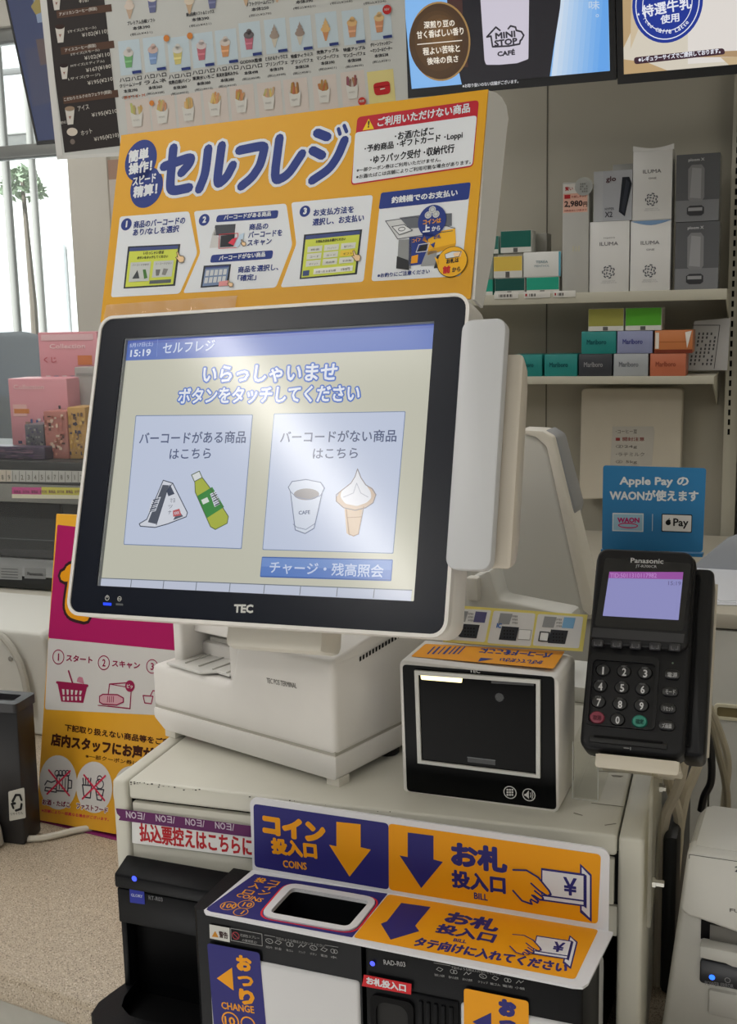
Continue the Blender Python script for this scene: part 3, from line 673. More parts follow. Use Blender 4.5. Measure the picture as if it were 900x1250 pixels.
# lower button and function strip
A.rpoly([(320, 679.5), (480, 683), (478, 709.5), (317.5, 704.5)], .001, sg(70, 104, 176), 2); A.poly([(320.5, 681), (479, 684.4), (478, 696), (319.5, 691.5)], sg(118, 152, 214), 3); A.poly([(319.5, 691.5), (478, 696), (477, 707.5), (318.5, 703)], sg(98, 134, 204), 3)
A.text('チャージ・残高照会', (329, 700), (468, 705.5), 15.5, sg(206, 218, 244), .035, 5)
A.poly([(123.5, 705.8), (503.2, 720.5), (502, 733.8), (121, 716.8)], sg(203, 210, 228), 3); A.stroke([(123.5, 705.8), (503.2, 720.5)], .9, sg(120, 128, 138), 4)
for u in (160.5, 200, 240, 281, 323, 367, 412, 457): v = 707.1 + (u - 160) * .0388; A.stroke([(u + .5, v), (u - .8, v + 11)], .9, sg(120, 128, 138), 4)
onto(MON, b).build('screen', mh, flat=True)
# neck between screen and base
b = MB().prism([(-.05, -.16), (.05, -.16), (.045, -.05), (-.045, -.05)], 'y', .055, .10, POSS, .008, 2); onto(MON, b).build('neck', term)
b = MB(); b.box(-.19, -.02, .14, .22, .118, .175, POSW, .01, 3); b.build('neck_block', term)
# card swipe bar on the right edge of the screen
b = MB().prism(rrect(.1785, .2155, -.0885, .1120, .009, 6), 'y', -.006, .006, mat((198, 200, 204), .36, spec=.4), .002, 2); sw = onto(MON, b).build('card_swipe_bar', term)
b = MB().prism([(.010, -.086), (.026, -.080), (.031, -.06), (.029, .06), (.025, .078), (.010, .088)], 'x', .184, .2270, mat((206, 198, 186), .4), .004, 2)
onto(MON, b).build('swipe_housing', sw)
b = MB().box(.186, .212, .006, .012, -.083, .104, mat((120, 118, 112), .6)); onto(MON, b).build('swipe_slot', sw)

# ------------------------------------------------------------------ yellow header sign over the screen
HD = MON.sub((0, .016, 0))
th = thing('header_sign', 'tall yellow sign with three numbered steps fixed above the touch screen', 'sign', HD)
HY = mat((218, 160, 24), .4, spec=.25); HNV = ink(38, 58, 132); HW = ink(222, 226, 232)
c4 = [tuple(HD.pl(u, v, 1, 0)[k] for k in (0, 2)) for u, v in ((148, 165), (596, 109))]
xl, xr = c4[0][0], c4[1][0]; zt0, zt1 = c4[0][1], c4[1][1]
b = MB().prism([(xl + .001, .1372), (xr - .003, .1372), (xr, zt1), (xl, zt0)], 'y', 0, .002, HY)
A = Art(b, HD, 'y', 0)
A.disc((172, 196), 19, HNV, 1, 32, ry=22); A.disc((179, 229), 19.5, HNV, 1, 32, ry=21.5)
A.text('簡単', (156.5, 199.5), (181.5, 195), 15, HW, .09, 2); A.text('操作！', (157, 214), (185.5, 209), 14, HW, .09, 2)
A.text('スピード', (162, 227.5), (190.5, 222), 11, HW, .07, 2); A.text('精算！', (162.5, 242.5), (192, 237.5), 14.5, HW, .09, 2)
# big lettering drawn stroke by stroke, pale outline behind
kana = [[[(200.5, 203.5), (234, 191.5), (232, 200), (222, 211)], [(212, 181), (207.5, 229), (212, 233.5), (231, 229.5)]],
        [[(254.5, 182), (251, 213), (243.5, 231)], [(271, 178), (264.5, 227), (277, 217), (284.5, 202)]],
        [[(292.5, 183.8), (323.5, 177.5), (322, 187), (318, 202), (308, 217), (295, 227.5)]],
        [[(341.5, 169), (334.5, 222.5), (352, 214), (369, 188)]],
        [[(387.5, 162.5), (400, 167.5)], [(382, 184), (393.5, 190)], [(381.5, 220.5), (402, 207), (413, 191), (421, 171.5)], [(413.5, 157.5), (415.5, 164)], [(420.5, 153.5), (423.5, 161)]]]
def smooth(P, it=2):
    for _ in range(it):
        Q = [P[0]]
        for i in range(1, len(P) - 1):
            a, p, c = Vector(P[i - 1]), Vector(P[i]), Vector(P[i + 1]); Q += [tuple(p + (a - p) * .2), tuple(p + (c - p) * .2)]
        P = Q + [P[-1]]
    return P
for ch_ in kana:
    for i, stk in enumerate(ch_):
        small = len(ch_) == 5 and i > 2; w = 4.2 if small else 10.4; P = smooth(stk)
        A.stroke(P, w + 6.4, HW, 2); A.stroke(P, w, HNV, 3)
HR = ink(186, 34, 52)
A.rpoly([(436.5, 143), (585, 122), (578, 203.5), (428.5, 226.5)], .004, HR, 1); A.rpoly([(434, 162), (582.5, 141), (577, 202), (430, 224.5)], .003, HW, 2)
A.poly([(443, 159.5), (450.5, 145), (457, 157.5)], ink(240, 200, 40), 3); A.text('!', (449.2, 156.5), (451.2, 156.2), 8.5, ink(60, 40, 30), .1, 4)
A.text('ご利用いただけない商品', (461, 155.5), (574, 137.5), 11.5, HW, .06, 3)
BKT = ink(34, 36, 44)
A.text('･お酒/たばこ', (482, 172), (530, 165), 10, BKT, .05, 3); A.text('･予約商品 ･ギフトカード ･Loppi', (445, 188), (565, 170.5), 10.5, BKT, .05, 3); A.text('･ゆうパック受付 ･収納代行', (452, 201), (555, 186.5), 10.5, BKT, .05, 3)
A.text('※一部クーポン券はご利用いただけません。', (435.5, 211), (538.5, 197.5), 5.2, BKT, .03, 3); A.text('※お酒/たばこは店舗によりご利用可能な場合があります。', (435, 219), (575, 200.5), 5.2, BKT, .03, 3)
A.rpoly([(146.5, 264.5), (231, 258), (241, 309), (219.5, 358.5), (135.5, 363)], .003, HW, 1)
A.rpoly([(236.8, 258), (349.7, 248.5), (357, 299), (337, 351), (223.6, 358), (244.6, 309)], .003, HW, 1)
A.rpoly([(355.7, 247.3), (455.5, 238), (444, 344), (342.5, 351), (362, 298)], .003, HW, 1)
A.rpoly([(465.5, 235.5), (575, 222.5), (563, 337), (453.5, 343.5)], .003, HW, 1); A.rpoly([(465.5, 235.5), (575, 222.5), (572.5, 243.5), (462.5, 255.5)], .002, HNV, 2)
for (u, v, s) in ((154.5, 274, '1'), (249.5, 268.5, '2'), (372.5, 258, '3')):
    A.disc((u, v), 6.4, HNV, 2); A.text(s, (u - 2.2, v + 4), (u + 2.2, v + 3.6), 8, HW, .13, 3)
A.text('商品のバーコードの', (163, 279), (226, 273.5), 9, HNV, .06, 2); A.text('あり/なしを選択', (162, 288.5), (218.5, 283.5), 8.6, HNV, .06, 2)
# little screen pictures, read off the sign
def mini_screen(px, bgc):
    A.poly(px, ink(44, 50, 62), 2); c = Vector((sum(p[0] for p in px) / 4, sum(p[1] for p in px) / 4)); B = [tuple(Vector(p) + (c - Vector(p)).normalized() * 3) for p in px]
    A.poly(B, bgc, 3); f = lambda a, e: tuple((Vector(B[0]) * (1 - a) + Vector(B[1]) * a) * (1 - e) + (Vector(B[3]) * (1 - a) + Vector(B[2]) * a) * e)
    A.poly([f(0, 0), f(1, 0), f(1, .09), f(0, .09)], ink(66, 78, 130), 4); return f
def box_(f, a, e, a2, e2, m, l): A.poly([f(a, e), f(a2, e), f(a2, e2), f(a, e2)], m, l)
GY = ink(206, 216, 84); GREY = ink(196, 200, 198)
f = mini_screen([(156.5, 301), (220.5, 298), (214, 349), (151, 352.5)], GY)
A.text('いらっしゃいませ', f(.3, .2), f(.72, .2), 4, BKT, .06, 5); A.text('ボタンをタッチしてください', f(.18, .31), f(.82, .31), 3.6, BKT, .06, 5)
box_(f, .06, .38, .48, .88, GREY, 5); box_(f, .54, .38, .95, .8, GREY, 5); box_(f, .5, .87, .95, .96, ink(90, 96, 100), 5)
A.text('バーコードがある', f(.1, .48), f(.44, .48), 2.6, BKT, 0, 6); A.text('バーコードがない', f(.58, .48), f(.92, .48), 2.6, BKT, 0, 6)
A.poly([f(.13, .8), f(.22, .58), f(.28, .8)], ink(70, 74, 78), 6); A.poly([f(.33, .58), f(.39, .58), f(.45, .8), f(.38, .82)], ink(72, 120, 60), 6); A.poly([f(.6, .6), f(.7, .6), f(.68, .76), f(.62, .76)], ink(110, 110, 108), 6); A.poly([f(.76, .58), f(.86, .6), f(.82, .76), f(.74, .74)], ink(130, 130, 128), 6)
def hand(u, v, s):
    P = [(-.5, -1), (-.2, -1.1), (.1, -.3), (.9, -.2), (1.1, .2), (.9, 1), (.1, 1.1), (-.3, .5), (-.7, .1), (-.4, -.1), (-.25, .0)]; P = [(u + a * s, v + c * s) for a, c in P]
    A.poly(P, ink(238, 204, 160), 7); A.stroke(P, .6, ink(90, 70, 56), 8, True)
hand(219.5, 314.5, 6)
A.rpoly([(265.5, 263), (340.5, 256.5), (339, 266.5), (263.5, 271.5)], .0025, HNV, 2); A.text('バーコードがある商品', (273.5, 269), (331, 264), 6, HW, .07, 3)
A.rpoly([(258.5, 311.5), (334, 305.5), (332.5, 316), (256.5, 321)], .0025, HNV, 2); A.text('バーコードがない商品', (267.5, 318.5), (324, 313.5), 6, HW, .07, 3)
for (s, u, v, e, w) in (('商品の', 304, 281.5, 327.5, 279.8), ('バーコードを', 303, 291, 344.5, 288), ('スキャン', 302, 301, 331.5, 298.5)): A.text(s, (u, v), (e, w), 8, HNV, .06, 2)
A.text('商品を選択し、', (290.5, 333.5), (340, 330), 8, HNV, .06, 2); A.text('「確定」', (290, 344), (313, 342), 8, HNV, .06, 2)
A.poly([(263, 275), (288, 273.5), (286.5, 287), (261, 287.5)], ink(70, 74, 82), 2); A.poly([(259.5, 286), (263, 278), (264, 287), (271, 294), (270.5, 302), (256, 303)], ink(200, 200, 200), 2); A.poly([(270, 288), (287, 286.5), (285.5, 301), (269, 302)], ink(40, 42, 50), 3); A.stroke([(268.5, 286.5), (291, 285), (289.5, 302.5), (267.5, 303.5)], .7, ink(196, 60, 70), 4, True); A.poly([(284, 292), (290, 290), (286, 300), (279, 297)], ink(216, 60, 84), 5); A.poly([(293, 287), (299, 284.5), (296, 296), (290, 303), (287, 299)], ink(190, 210, 230), 5); hand(297, 297, 3.6)
f = mini_screen([(249, 324.5), (282.5, 322.5), (279, 349), (245, 351.5)], ink(120, 140, 176))
for j in range(2):
    for k in range(5): box_(f, .06 + .185 * k, .18 + .38 * j, .20 + .185 * k, .48 + .38 * j, ink(206, 210, 214), 5)
A.poly([(268, 344), (280, 342.5), (279.5, 349), (267.5, 350)], ink(222, 150, 150), 6); hand(281, 346.5, 4)
A.text('お支払方法を', (382.5, 264.5), (432, 260), 8.8, HNV, .06, 2); A.text('選択し、お支払い', (381.5, 276), (444.5, 270.5), 8.8, HNV, .06, 2)
f = mini_screen([(371.5, 286.5), (442.5, 280), (436, 335), (366, 341)], GY)
A.text('お支払方法をお選びください', f(.2, .2), f(.75, .2), 3.6, BKT, .06, 5)
for j in range(3):
    for k in range(3):
        box_(f, .06 + .31 * k, .27 + .17 * j, .33 + .31 * k, .41 + .17 * j, ink(232, 200, 70) if (j, k) == (1, 2) else ink(214, 216, 206), 5); A.text(('現金', 'クレジット', '電子マネー', 'コード', 'カード', 'ギフト', 'ポイント', '商品券', 'その他')[3 * j + k], f(.12 + .31 * k, .38 + .17 * j), f(.29 + .31 * k, .38 + .17 * j), 2.5, BKT, 0, 6)
box_(f, .02, .84, .14, .97, ink(60, 76, 120), 5); box_(f, .22, .82, .95, .95, ink(232, 232, 224), 5); A.text('点数 1点 お支払額', f(.26, .93), f(.64, .93), 2.8, BKT, 0, 6); A.text('150円', f(.74, .93), f(.9, .93), 3.4, BKT, .03, 6)
hand(434.5, 313, 6)
A.text('釣銭機でのお支払い', (478, 249), (559, 239.5), 8.4, HW, .08, 3)
DKL = ink(70, 74, 84)
A.poly([(471, 270), (508, 265), (556, 279), (556, 287), (485, 293)], ink(206, 208, 210), 2); A.stroke([(471, 270), (508, 265), (556, 279)], .8, DKL, 3); A.stroke([(471, 270), (486, 292), (553, 282)], .8, DKL, 3)
A.poly([(488, 266), (520, 262), (552, 260.5), (552, 276), (500, 279)], ink(100, 104, 112), 3)
A.poly([(479, 277), (494, 274.5), (504, 281.5), (488, 287)], ink(226, 228, 230), 4); A.stroke([(479, 277), (494, 274.5), (504, 281.5), (488, 287)], .8, DKL, 5, True); A.hoop((491, 280), 4, .8, DKL, 5, ry=2.2)
A.poly([(487, 293), (503, 292), (502, 328), (485, 326)], ink(140, 142, 144), 3); A.poly([(485, 313), (499, 318), (500, 330), (484, 328)], ink(44, 46, 50), 4)
A.poly([(500, 290), (523, 288), (521, 322), (499, 325)], HNV, 3); A.poly([(503, 313), (511, 311), (510, 321), (502, 322)], YEL, 4); A.text('コイン', (504, 297), (514, 294.5), 5, YEL, .07, 4)
A.poly([(514, 300), (523, 298.5), (520, 306), (510, 307.5)], ink(30, 30, 34), 4); A.stroke([(512, 299), (525, 297), (521.5, 307), (508.5, 308.5)], .8, ink(220, 220, 224), 5, True)
A.poly([(523, 285), (556, 279), (557, 297), (523, 305)], ink(238, 180, 40), 3); A.poly([(523, 305), (557, 297), (556, 302), (522, 312)], ink(214, 156, 30), 4); A.poly([(521, 307), (534, 306), (532, 324), (514, 325)], ink(150, 152, 154), 4); A.poly([(534, 312), (548, 306), (546, 326), (530, 328)], ink(50, 52, 58), 4)
A.poly([(519, 288), (523, 297), (516, 294)], YEL, 6); A.poly([(526, 299), (532, 296), (530, 303)], HNV, 6); A.text('お札', (530, 293), (539, 291), 5, HNV, .07, 5)
A.disc((528, 270), 17, HNV, 6, 30, ry=19); A.poly([(517, 283), (533, 287), (515, 297)], HNV, 6)
for (u, v) in ((528.5, 256.5), (523.5, 263), (533, 262)): A.disc((u, v), 4.2, ink(200, 204, 206), 7); A.hoop((u, v), 2.6, .7, ink(150, 154, 158), 8)
A.text('コインは', (517, 275), (539, 272.5), 6, YEL, .08, 7); A.text('上', (516.5, 284.5), (525.5, 283.5), 9, HW, .12, 7); A.text('から', (527.5, 283), (538, 281.8), 6, HW, .08, 7)
A.disc((552.5, 320), 18.6, ink(70, 60, 40), 6, 30); A.disc((552.5, 320), 17.8, ink(238, 178, 36), 7, 30); A.poly([(531, 314), (537, 318), (535.5, 326)], ink(238, 178, 36), 7)
A.poly([(544, 311), (553, 307.5), (564, 307.5), (561, 314), (545, 316.5)], HW, 8); A.stroke([(544, 311), (553, 307.5), (564, 307.5), (561, 314), (545, 316.5)], .6, DKL, 9, True); A.poly([(554, 310), (565, 307), (563, 314), (556, 315)], ink(240, 206, 166), 9)
A.text('お札は', (545.5, 323), (561, 320.8), 6, BKT, .08, 8); A.text('前', (541, 335), (550.5, 334), 9.4, ink(196, 40, 40), .12, 8); A.text('から', (552.5, 333), (563, 331.8), 6, BKT, .08, 8)
A.text('※お釣りにご注意ください', (461, 339.5), (525, 334), 5.6, HNV, .05, 3)
b.build('front_panel', th)
# crinkled clear tape along the foot of the sign
b = MB(); rr = random.Random(8); nx = 36; x0_ = xl + .006; x1_ = xl + .15; vs = []; fs = []
for i in range(nx + 1):
    for j in range(4): vs.append((x0_ + (x1_ - x0_) * i / nx, -.0006 - rr.uniform(0, .0016) * (j in (1, 2, 0)), .1385 + .0052 * j))
for i in range(nx):
    for j in range(3): fs.append((i * 4 + j, i * 4 + 4 + j, i * 4 + 5 + j, i * 4 + 1 + j))
b.add(vs, fs, clear((246, 240, 226), .80, .12)); b.build('clear_tape', th)
# white returning flange on the right with a rounded top
g = lambda u, v: tuple(HD.pl(u, v, 0, xr)[k] for k in (1, 2))
pts = [(0.002, .1372), (0.002, zt1), g(606, 113), g(613, 119), g(618.5, 129), g(621, 145), g(619, 160), g(604.5, 300), (g(589, 385)[0], .1372)]
b = MB().prism(pts, 'x', xr - .002, xr, mat((220, 220, 220), .3)); b.build('side_flange', th)

# ------------------------------------------------------------------ fixed barcode scanner
SF = frame((-0.3176, 0.9564, 1.09), -1.67)
th = thing('barcode_scanner', 'box shaped barcode scanner with a black glass window, beside the white till base', 'barcode scanner', SF)
b = MB()
outl = [(-.0015, .002), (-.003, .124), (-.0005, .1275), (.141, .1245), (.1445, .120), (.1448, .003), (.141, 0), (.002, .0)]
b.prism(outl, 'y', 0, .070, POSW, .005, 3)
b.box(.02, .13, .065, .10, .02, .11, POSS, .01, 3).build('housing', th)
b = MB(); A = Art(b, SF, 'y', -.0002, eps=.0002)
G = ink(22, 22, 24)
A.rpoly([(491.5, 811), (677, 826), (679.5, 988.5), (497, 965.5)], .004, mat((9, 10, 11), .3, spec=.12), 1)
WHITE = ink(214, 214, 212)
A.text('TEC', (573.5, 820.6), (586.5, 821.6), 4.4, WHITE, .07, 3)
A.hoop((623, 967), 7.4, 1.1, WHITE, 3)
for i in range(3):
    for j in range(3): A.poly([(618.8 + 3 * i, 962.6 + 3.1 * j), (621 + 3 * i, 962.8 + 3.1 * j), (621 + 3 * i, 965 + 3.1 * j), (618.8 + 3 * i, 964.8 + 3.1 * j)], WHITE, 3)
A.hoop((646, 970), 7.4, 1.1, WHITE, 3); A.poly([(640.5, 969), (642.5, 968.5), (646, 964.5), (646, 975), (642.5, 971.5), (640.5, 971)], WHITE, 3); A.stroke([(648, 967.5), (648.8, 970), (648, 972.8)], .9, WHITE, 3); A.stroke([(650, 966), (651, 970.2), (650, 974.4)], .9, WHITE, 3)
fp = b.build('front_panel', th, flat=True)
b = MB()
c = [tuple(SF.pl(u, v, 1, -.002)[k] for k in (0, 2)) for u, v in ((506.5, 818), (659.8, 830), (659.8, 949.5), (510.5, 931))]
d = [tuple(SF.pl(u, v, 1, -.002)[k] for k in (0, 2)) for u, v in ((511, 823.5), (655, 834), (655, 945), (515, 928))]
b.ring(c, d, 'y', -.0035, -.0002, mat((206, 206, 202), .35)); b.build('window_frame', fp)
b = MB(); A = Art(b, SF, 'y', -.0012)
A.poly([(511, 823.5), (655, 834), (655, 945), (515, 928)], mat((6, 6, 7), .1, spec=.08), 0)
A.poly([(571, 924), (605, 928), (605, 934), (571, 930)], mat((40, 42, 44), .3), 2); A.stroke([(571, 924), (605, 928)], 1.1, mat((90, 94, 96), .3), 3)
A.disc((610, 851), 5, mat((16, 17, 18), .1), 2); A.hoop((610, 851), 5, .8, mat((34, 36, 38), .3), 3)
A.poly([(600, 829.5), (652, 833.5), (652, 837), (600, 834)], mat((46, 47, 48), .3), 2)
b.build('scan_window', fp, flat=True)
b = MB(); A = Art(b, SF, 'y', -.0016); A.rpoly([(513, 820.5), (565, 824.5), (564, 833.5), (514.5, 829.5)], .001, glow(255, 236, 170, k=3.2), 1); A.mb.build('scan_lamp', fp, flat=True)
b = MB(); A = Art(b, SF, 'z', .1275, side=1)
A.rpoly([(519.5, 786), (690, 795), (676, 816.5), (501.5, 801.5)], .003, ink(238, 160, 40), 1)
for (u, s) in ((530, 2), (536, 2.6), (543, 1.6), (549, 3), (556, 1.8), (561, 2.6), (567, 1.8)): A.poly([(u, 789.5), (u + s, 789.7), (u + s - 9, 799), (u - 9, 798.6)], HNV, 2)
A.poly([(587, 803.2), (603, 804.5), (583.5, 808)], HNV, 2)
A.text('バーコードをここに', (676, 797.5), (588, 791.5), -6.5, HNV, .08, 2); A.text('かざしてください', (664, 807), (612, 803), -5, HNV, .06, 2)
b.build('top_sticker', th, flat=True)

# folded picture card leaning behind the scanner
kf = SF.pl(541, 784, 1, .062); KF = SF.sub((0, .060, .1315), rx=-42)
b = MB(); L = lambda u, v: tuple(KF.pl(u, v, 1, 0)[k] for k in (0, 2))
b.prism([L(541, 783.5), L(552, 738.5), L(717.5, 750.5), L(711.5, 795)], 'y', 0, .0008, ink(228, 214, 120)); A = Art(b, KF, 'y', 0)
for px, k in (([(549, 742.5), (600, 745), (592, 784), (543, 780.5)], 0), ([(603, 745.5), (654, 749), (648, 789), (595, 785)], 1), ([(657, 749.5), (712.5, 753), (707, 791.5), (650.5, 788)], 2)):
    A.rpoly(px, .002, ink(222, 222, 222), 1); u, v = px[0]
    A.poly([(u + 8, v + 3), (u + 23, v + 4), (u + 19, v + 17), (u + 5, v + 16)], ink(150, 152, 154), 2)
    for j in range(3): A.text('決済端末', (u + 23 - 1, v + 8 + 4 * j), (u + 30 - 1, v + 8.5 + 4 * j), 2.6, BKT, 0, 2)
    if k != 1: A.poly([(u + 32, v + 4), (u + 46, v + 5), (u + 43, v + 18), (u + 29, v + 17)], ink(90, 88, 130) if k == 0 else ink(130, 180, 220), 2)
    if k == 0: a0 = 4
    A.poly([(u + 16 - 6 * (k == 1), v + 19), (u + 37 - 6 * (k == 1), v + 20.5), (u + 33 - 6 * (k == 1), v + 37), (u + 12 - 6 * (k == 1), v + 35.5)], ink(52, 54, 60), 2)
    for j in range(3):
        for i in range(4): A.disc((u + 19 - 6 * (k == 1) + 3.6 * i, v + 24.5 + 4 * j + .2 * i), 1.1, ink(24, 24, 26), 3, 8)
    if k == 1: A.poly([(u + 31, v + 23), (u + 46, v + 24), (u + 44, v + 36), (u + 29, v + 35)], ink(236, 238, 238), 2); A.stroke([(u + 31, v + 23), (u + 46, v + 24), (u + 44, v + 36), (u + 29, v + 35)], .7, LG, 3, True); A.text('IC', (u + 3, v + 21), (u + 9, v + 21.5), 6, ink(50, 110, 190), .1, 2)
    else: A.poly([(u + 3, v + 22), (u + 14, v + 23), (u + 12, v + 34), (u + 1, v + 33)], ink(236, 238, 238), 3); A.stroke([(u + 3, v + 22), (u + 14, v + 23), (u + 12, v + 34), (u + 1, v + 33)], 1.4, BKT, 4, True)
o = b.build('picture_card', fr=KF); tag(o, 'long yellow-edged picture card leaning behind the barcode scanner', 'instruction card')

# ================================================================== card payment terminal on its bracket
QF = frame((-0.1112, 0.998, 1.2325), 0.5, 32.0)
th = thing('card_payment_terminal', 'black card payment terminal with a number keypad and small lilac screen', 'card terminal', QF)
PB = mat((22, 22, 25), .42, bump=.12, nscale=1400, spec=.28); PB2 = mat((17, 17, 20), .35, spec=.3)
b = MB()
wl = .0445
b.prism(rrect(-wl, wl, -.0925, .0925, .010, 5), 'y', .002, .034, PB, .004, 3)
b.prism(rrect(-wl + .002, wl - .002, .0005, .0915, .009, 5), 'y', -.006, .01, PB, .003, 3)
b.build('housing', th)
b = MB().prism(rrect(.040, .0600, -.088, .083, .006, 4), 'y', .012, .058, PB2, .004, 2).box(.0445, .0475, .008, .05, -.080, .075, DRK); b.build('magnetic_reader', th)
b = MB(); A = Art(b, QF, 'y', -.0062)
A.rpoly([(739, 681), (844, 688), (834, 771), (726, 764)], .003, mat((17, 17, 20), .15), 0)
A.text('Panasonic', (770, 687), (810, 688.5), 6, ink(206, 206, 208), .05, 2); A.text('JT-R700CR', (776, 693.5), (802, 694.5), 4.2, ink(176, 176, 178), .05, 2)
A.poly([(724, 766), (836, 774), (834.5, 785), (722.5, 777.5)], mat((48, 48, 52), .4), 1)
b.build('screen_surround', th, flat=True)
b = MB(); A = Art(b, QF, 'y', -.0064); A.poly([(744.2, 698), (834.5, 698.5), (828.6, 757), (736, 751.8)], glow(150, 150, 206, k=1.0), 1); A.poly([(744.2, 698), (834.5, 698.5), (833.6, 707.5), (743, 705.8)], glow(176, 92, 186, k=.8), 2)
A.text('TID:5011310117982', (745, 705.5), (802, 705.5), 5.6, glow(206, 150, 220, k=.9), .03, 3); A.text('15:19', (816, 714.5), (831.5, 715), 5, glow(110, 104, 160, k=.9), .03, 3)
b.build('screen', th, flat=True)
for (u, v) in ((730, 785.5), (753, 787), (776, 788.3), (800, 789.6), (823.8, 790.8)):
    x, _, z = QF.pl(u, v, 1, -.006); b = MB().box(x - .0050, x + .0050, -.0082, -.005, z - .0034, z + .0034, mat((46, 46, 50), .35), .0012); A = Art(b, QF, 'y', -.0083); A.stroke([(u - 4, v - 2), (u - 4, v + 2), (u - 1, v + 2.3)], .7, ink(120, 120, 124), 1); A.stroke([(u + 4, v - 2), (u + 4, v + 2), (u + 1, v + 2)], .7, ink(120, 120, 124), 1)
    b.build('function_key', th)
b = MB(); o_ = [tuple(QF.pl(u, v, 1, .0)[k] for k in (0, 2)) for u, v in ((722, 797), (806, 803), (800, 890), (798, 892), (714, 886), (716, 860))]
x0, z0 = o_[0]; x1, z1 = o_[1]; zb = o_[3][1]
b.ring(rrect(x0 - .001, x1, zb, z0, .005, 4), rrect(x0 + .0025, x1 - .003, zb + .001, z0 - .006, .004, 4), 'y', -.0015, .004, PB2)
b.build('keypad_hood', th)
KW = ink(222, 222, 224)
keys = [(736.2, 818, '1', ''), (762, 819.7, '2', 'ABC'), (787.8, 821.6, '3', 'DEF'), (733, 837.3, '4', 'GHI'), (759.5, 839.2, '5', 'JKL'), (784.6, 841.2, '6', 'MNO'), (730.9, 856.8, '7', 'PRS'), (757, 859.3, '8', 'TUV'), (783.2, 861.2, '9', 'WXY'), (729, 876, '取消', 'r'), (754, 878.4, '0', ''), (781, 880.8, '確定', 'g')]
for (u, v, s, sub) in keys:
    x, _, z = QF.pl(u, v, 1, .001); kc = mat((150, 62, 82), .4) if sub == 'r' else mat((46, 136, 118), .4) if sub == 'g' else mat((22, 22, 25), .3)
    b = MB().lathe([(.0066, 0), (.0066, .002), (.0056, .0034), (0, .0037)], kc, 20, Matrix.Translation((x, .003, z)) @ Matrix.Rotation(PI / 2, 4, 'X'), sx=1, sy=.88)
    A = Art(b, QF, 'y', -.0009)
    if sub in ('r', 'g'): A.text(s, (u - 5, v + 2.8), (u + 5, v + 3.4), 6, ink(90, 30, 46) if sub == 'r' else ink(20, 70, 62), .08, 1)
    else:
        A.text(s, (u - 2.6, v + 5.2), (u + 2.6, v + 5.5), 9.4, KW, .06, 1)
        if sub: A.text(sub, (u - 3.4, v - 5.2), (u + 3.4, v - 4.9), 2.4, ink(130, 130, 132), .02, 1)
    b.build('number_key' if not sub in ('r', 'g') else 'cancel_key' if sub == 'r' else 'confirm_key', th)
for (u, v, s) in ((821, 823.8, '電源'), (818.6, 844.6, 'モード'), (816, 865, 'リセット'), (814.2, 886, 'ズ画面')):
    x, _, z = QF.pl(u, v, 1, .001); b = MB().prism(rrect(x - .0068, x + .0068, z - .0044, z + .0044, .004, 5), 'y', -.001, .004, mat((20, 20, 22), .3), .0012)
    A = Art(b, QF, 'y', -.0011); A.text(s, (u - 6, v + 2.8), (u + 6, v + 3.4), 6, ink(196, 196, 198), .02, 1); b.build('menu_key', th)
b = MB(); c1 = QF.pl(720, 898, 1, .002); c2 = QF.pl(815, 914, 1, .002)
b.box(c1.x, c2.x, .0006, .01, c2.z - .001, c1.z, mat((16, 16, 18), .5), .001).box(c1.x + .004, c2.x - .004, -.0002, .006, c2.z + .0035, c2.z + .0055, DRK); A = Art(b, QF, 'y', .0005); A.stroke([(762, 913), (768, 913.5)], 1, LG, 2); A.stroke([(770, 912.5), (770, 915.5)], 1, LG, 2); b.build('card_slot', th)
A = Art(MB(), QF, 'y', .0015); A.disc((821.5, 809.5), 1.2, ink(130, 150, 130), 1, 10); A.mb.build('status_light', th)

CREAM = mat((208, 200, 184), .42)
BF = frame((-0.1112, 0.998, 1.09), 0.5)
th = thing('terminal_bracket', 'cream metal bracket holding up the black card payment terminal', 'bracket', BF)
X = BF.M.inverted() @ QF.M
b = MB().box(-.050, .0618, .060, .0625, -.078, .085, CREAM, .0008, T=X).box(-.030, .040, .034, .0625, -.099, -.096, CREAM, .0008, T=X); b.build('back_plate', th)
c1 = QF.pl(731, 914, 1, -.004); c2 = QF.pl(825, 936, 1, -.004)
b = MB().prism(rrect(-.029, .0405, -.1075, -.0955, .003, 4), 'y', -.0035, -.0015, CREAM, .0006, T=X).box(-.029, .0405, -.003, .062, -.0975, -.0960, CREAM, T=X); b.build('front_lip', th)
b = MB().box(.0235, .0258, .02, .085, .02, .10, CREAM, .001).box(.010, .0295, .055, .085, .0005, .12, CREAM, .001); b.build('support_arm', th)

# blue sign behind the payment terminal
p = WORLD.pl(735, 672, 1, 1.085); ZF = frame((p.x, 1.085, p.z), 0.5, 6.0)
L = lambda u, v: tuple(ZF.pl(u, v, 1, 0)[k] for k in (0, 2))
a0 = L(735, 671); a1 = L(858, 674); a2 = L(862.5, 571.5); a3 = L(736.5, 568)
def rquad(P, r, n=4):
    out = []; k = len(P)
    for i in range(k):
        p, a, b_ = Vector(P[i]), Vector(P[i - 1]), Vector(P[(i + 1) % k]); A_ = p + (a - p).normalized() * r; B_ = p + (b_ - p).normalized() * r
        for j in range(n + 1): w = j / n; out.append(tuple((A_ * (1 - w) + p * w) * (1 - w) + (p * (1 - w) + B_ * w) * w))
    return out
th = thing('mobile_payment_sign', 'bright blue plastic sign standing up behind the black card terminal', 'sign', ZF)
b = MB().prism(rquad([a0, a1, a2, a3], .003), 'y', 0, .0018, mat((40, 116, 168), .35)); A = Art(b, ZF, 'y', 0)
SW = ink(206, 212, 216)
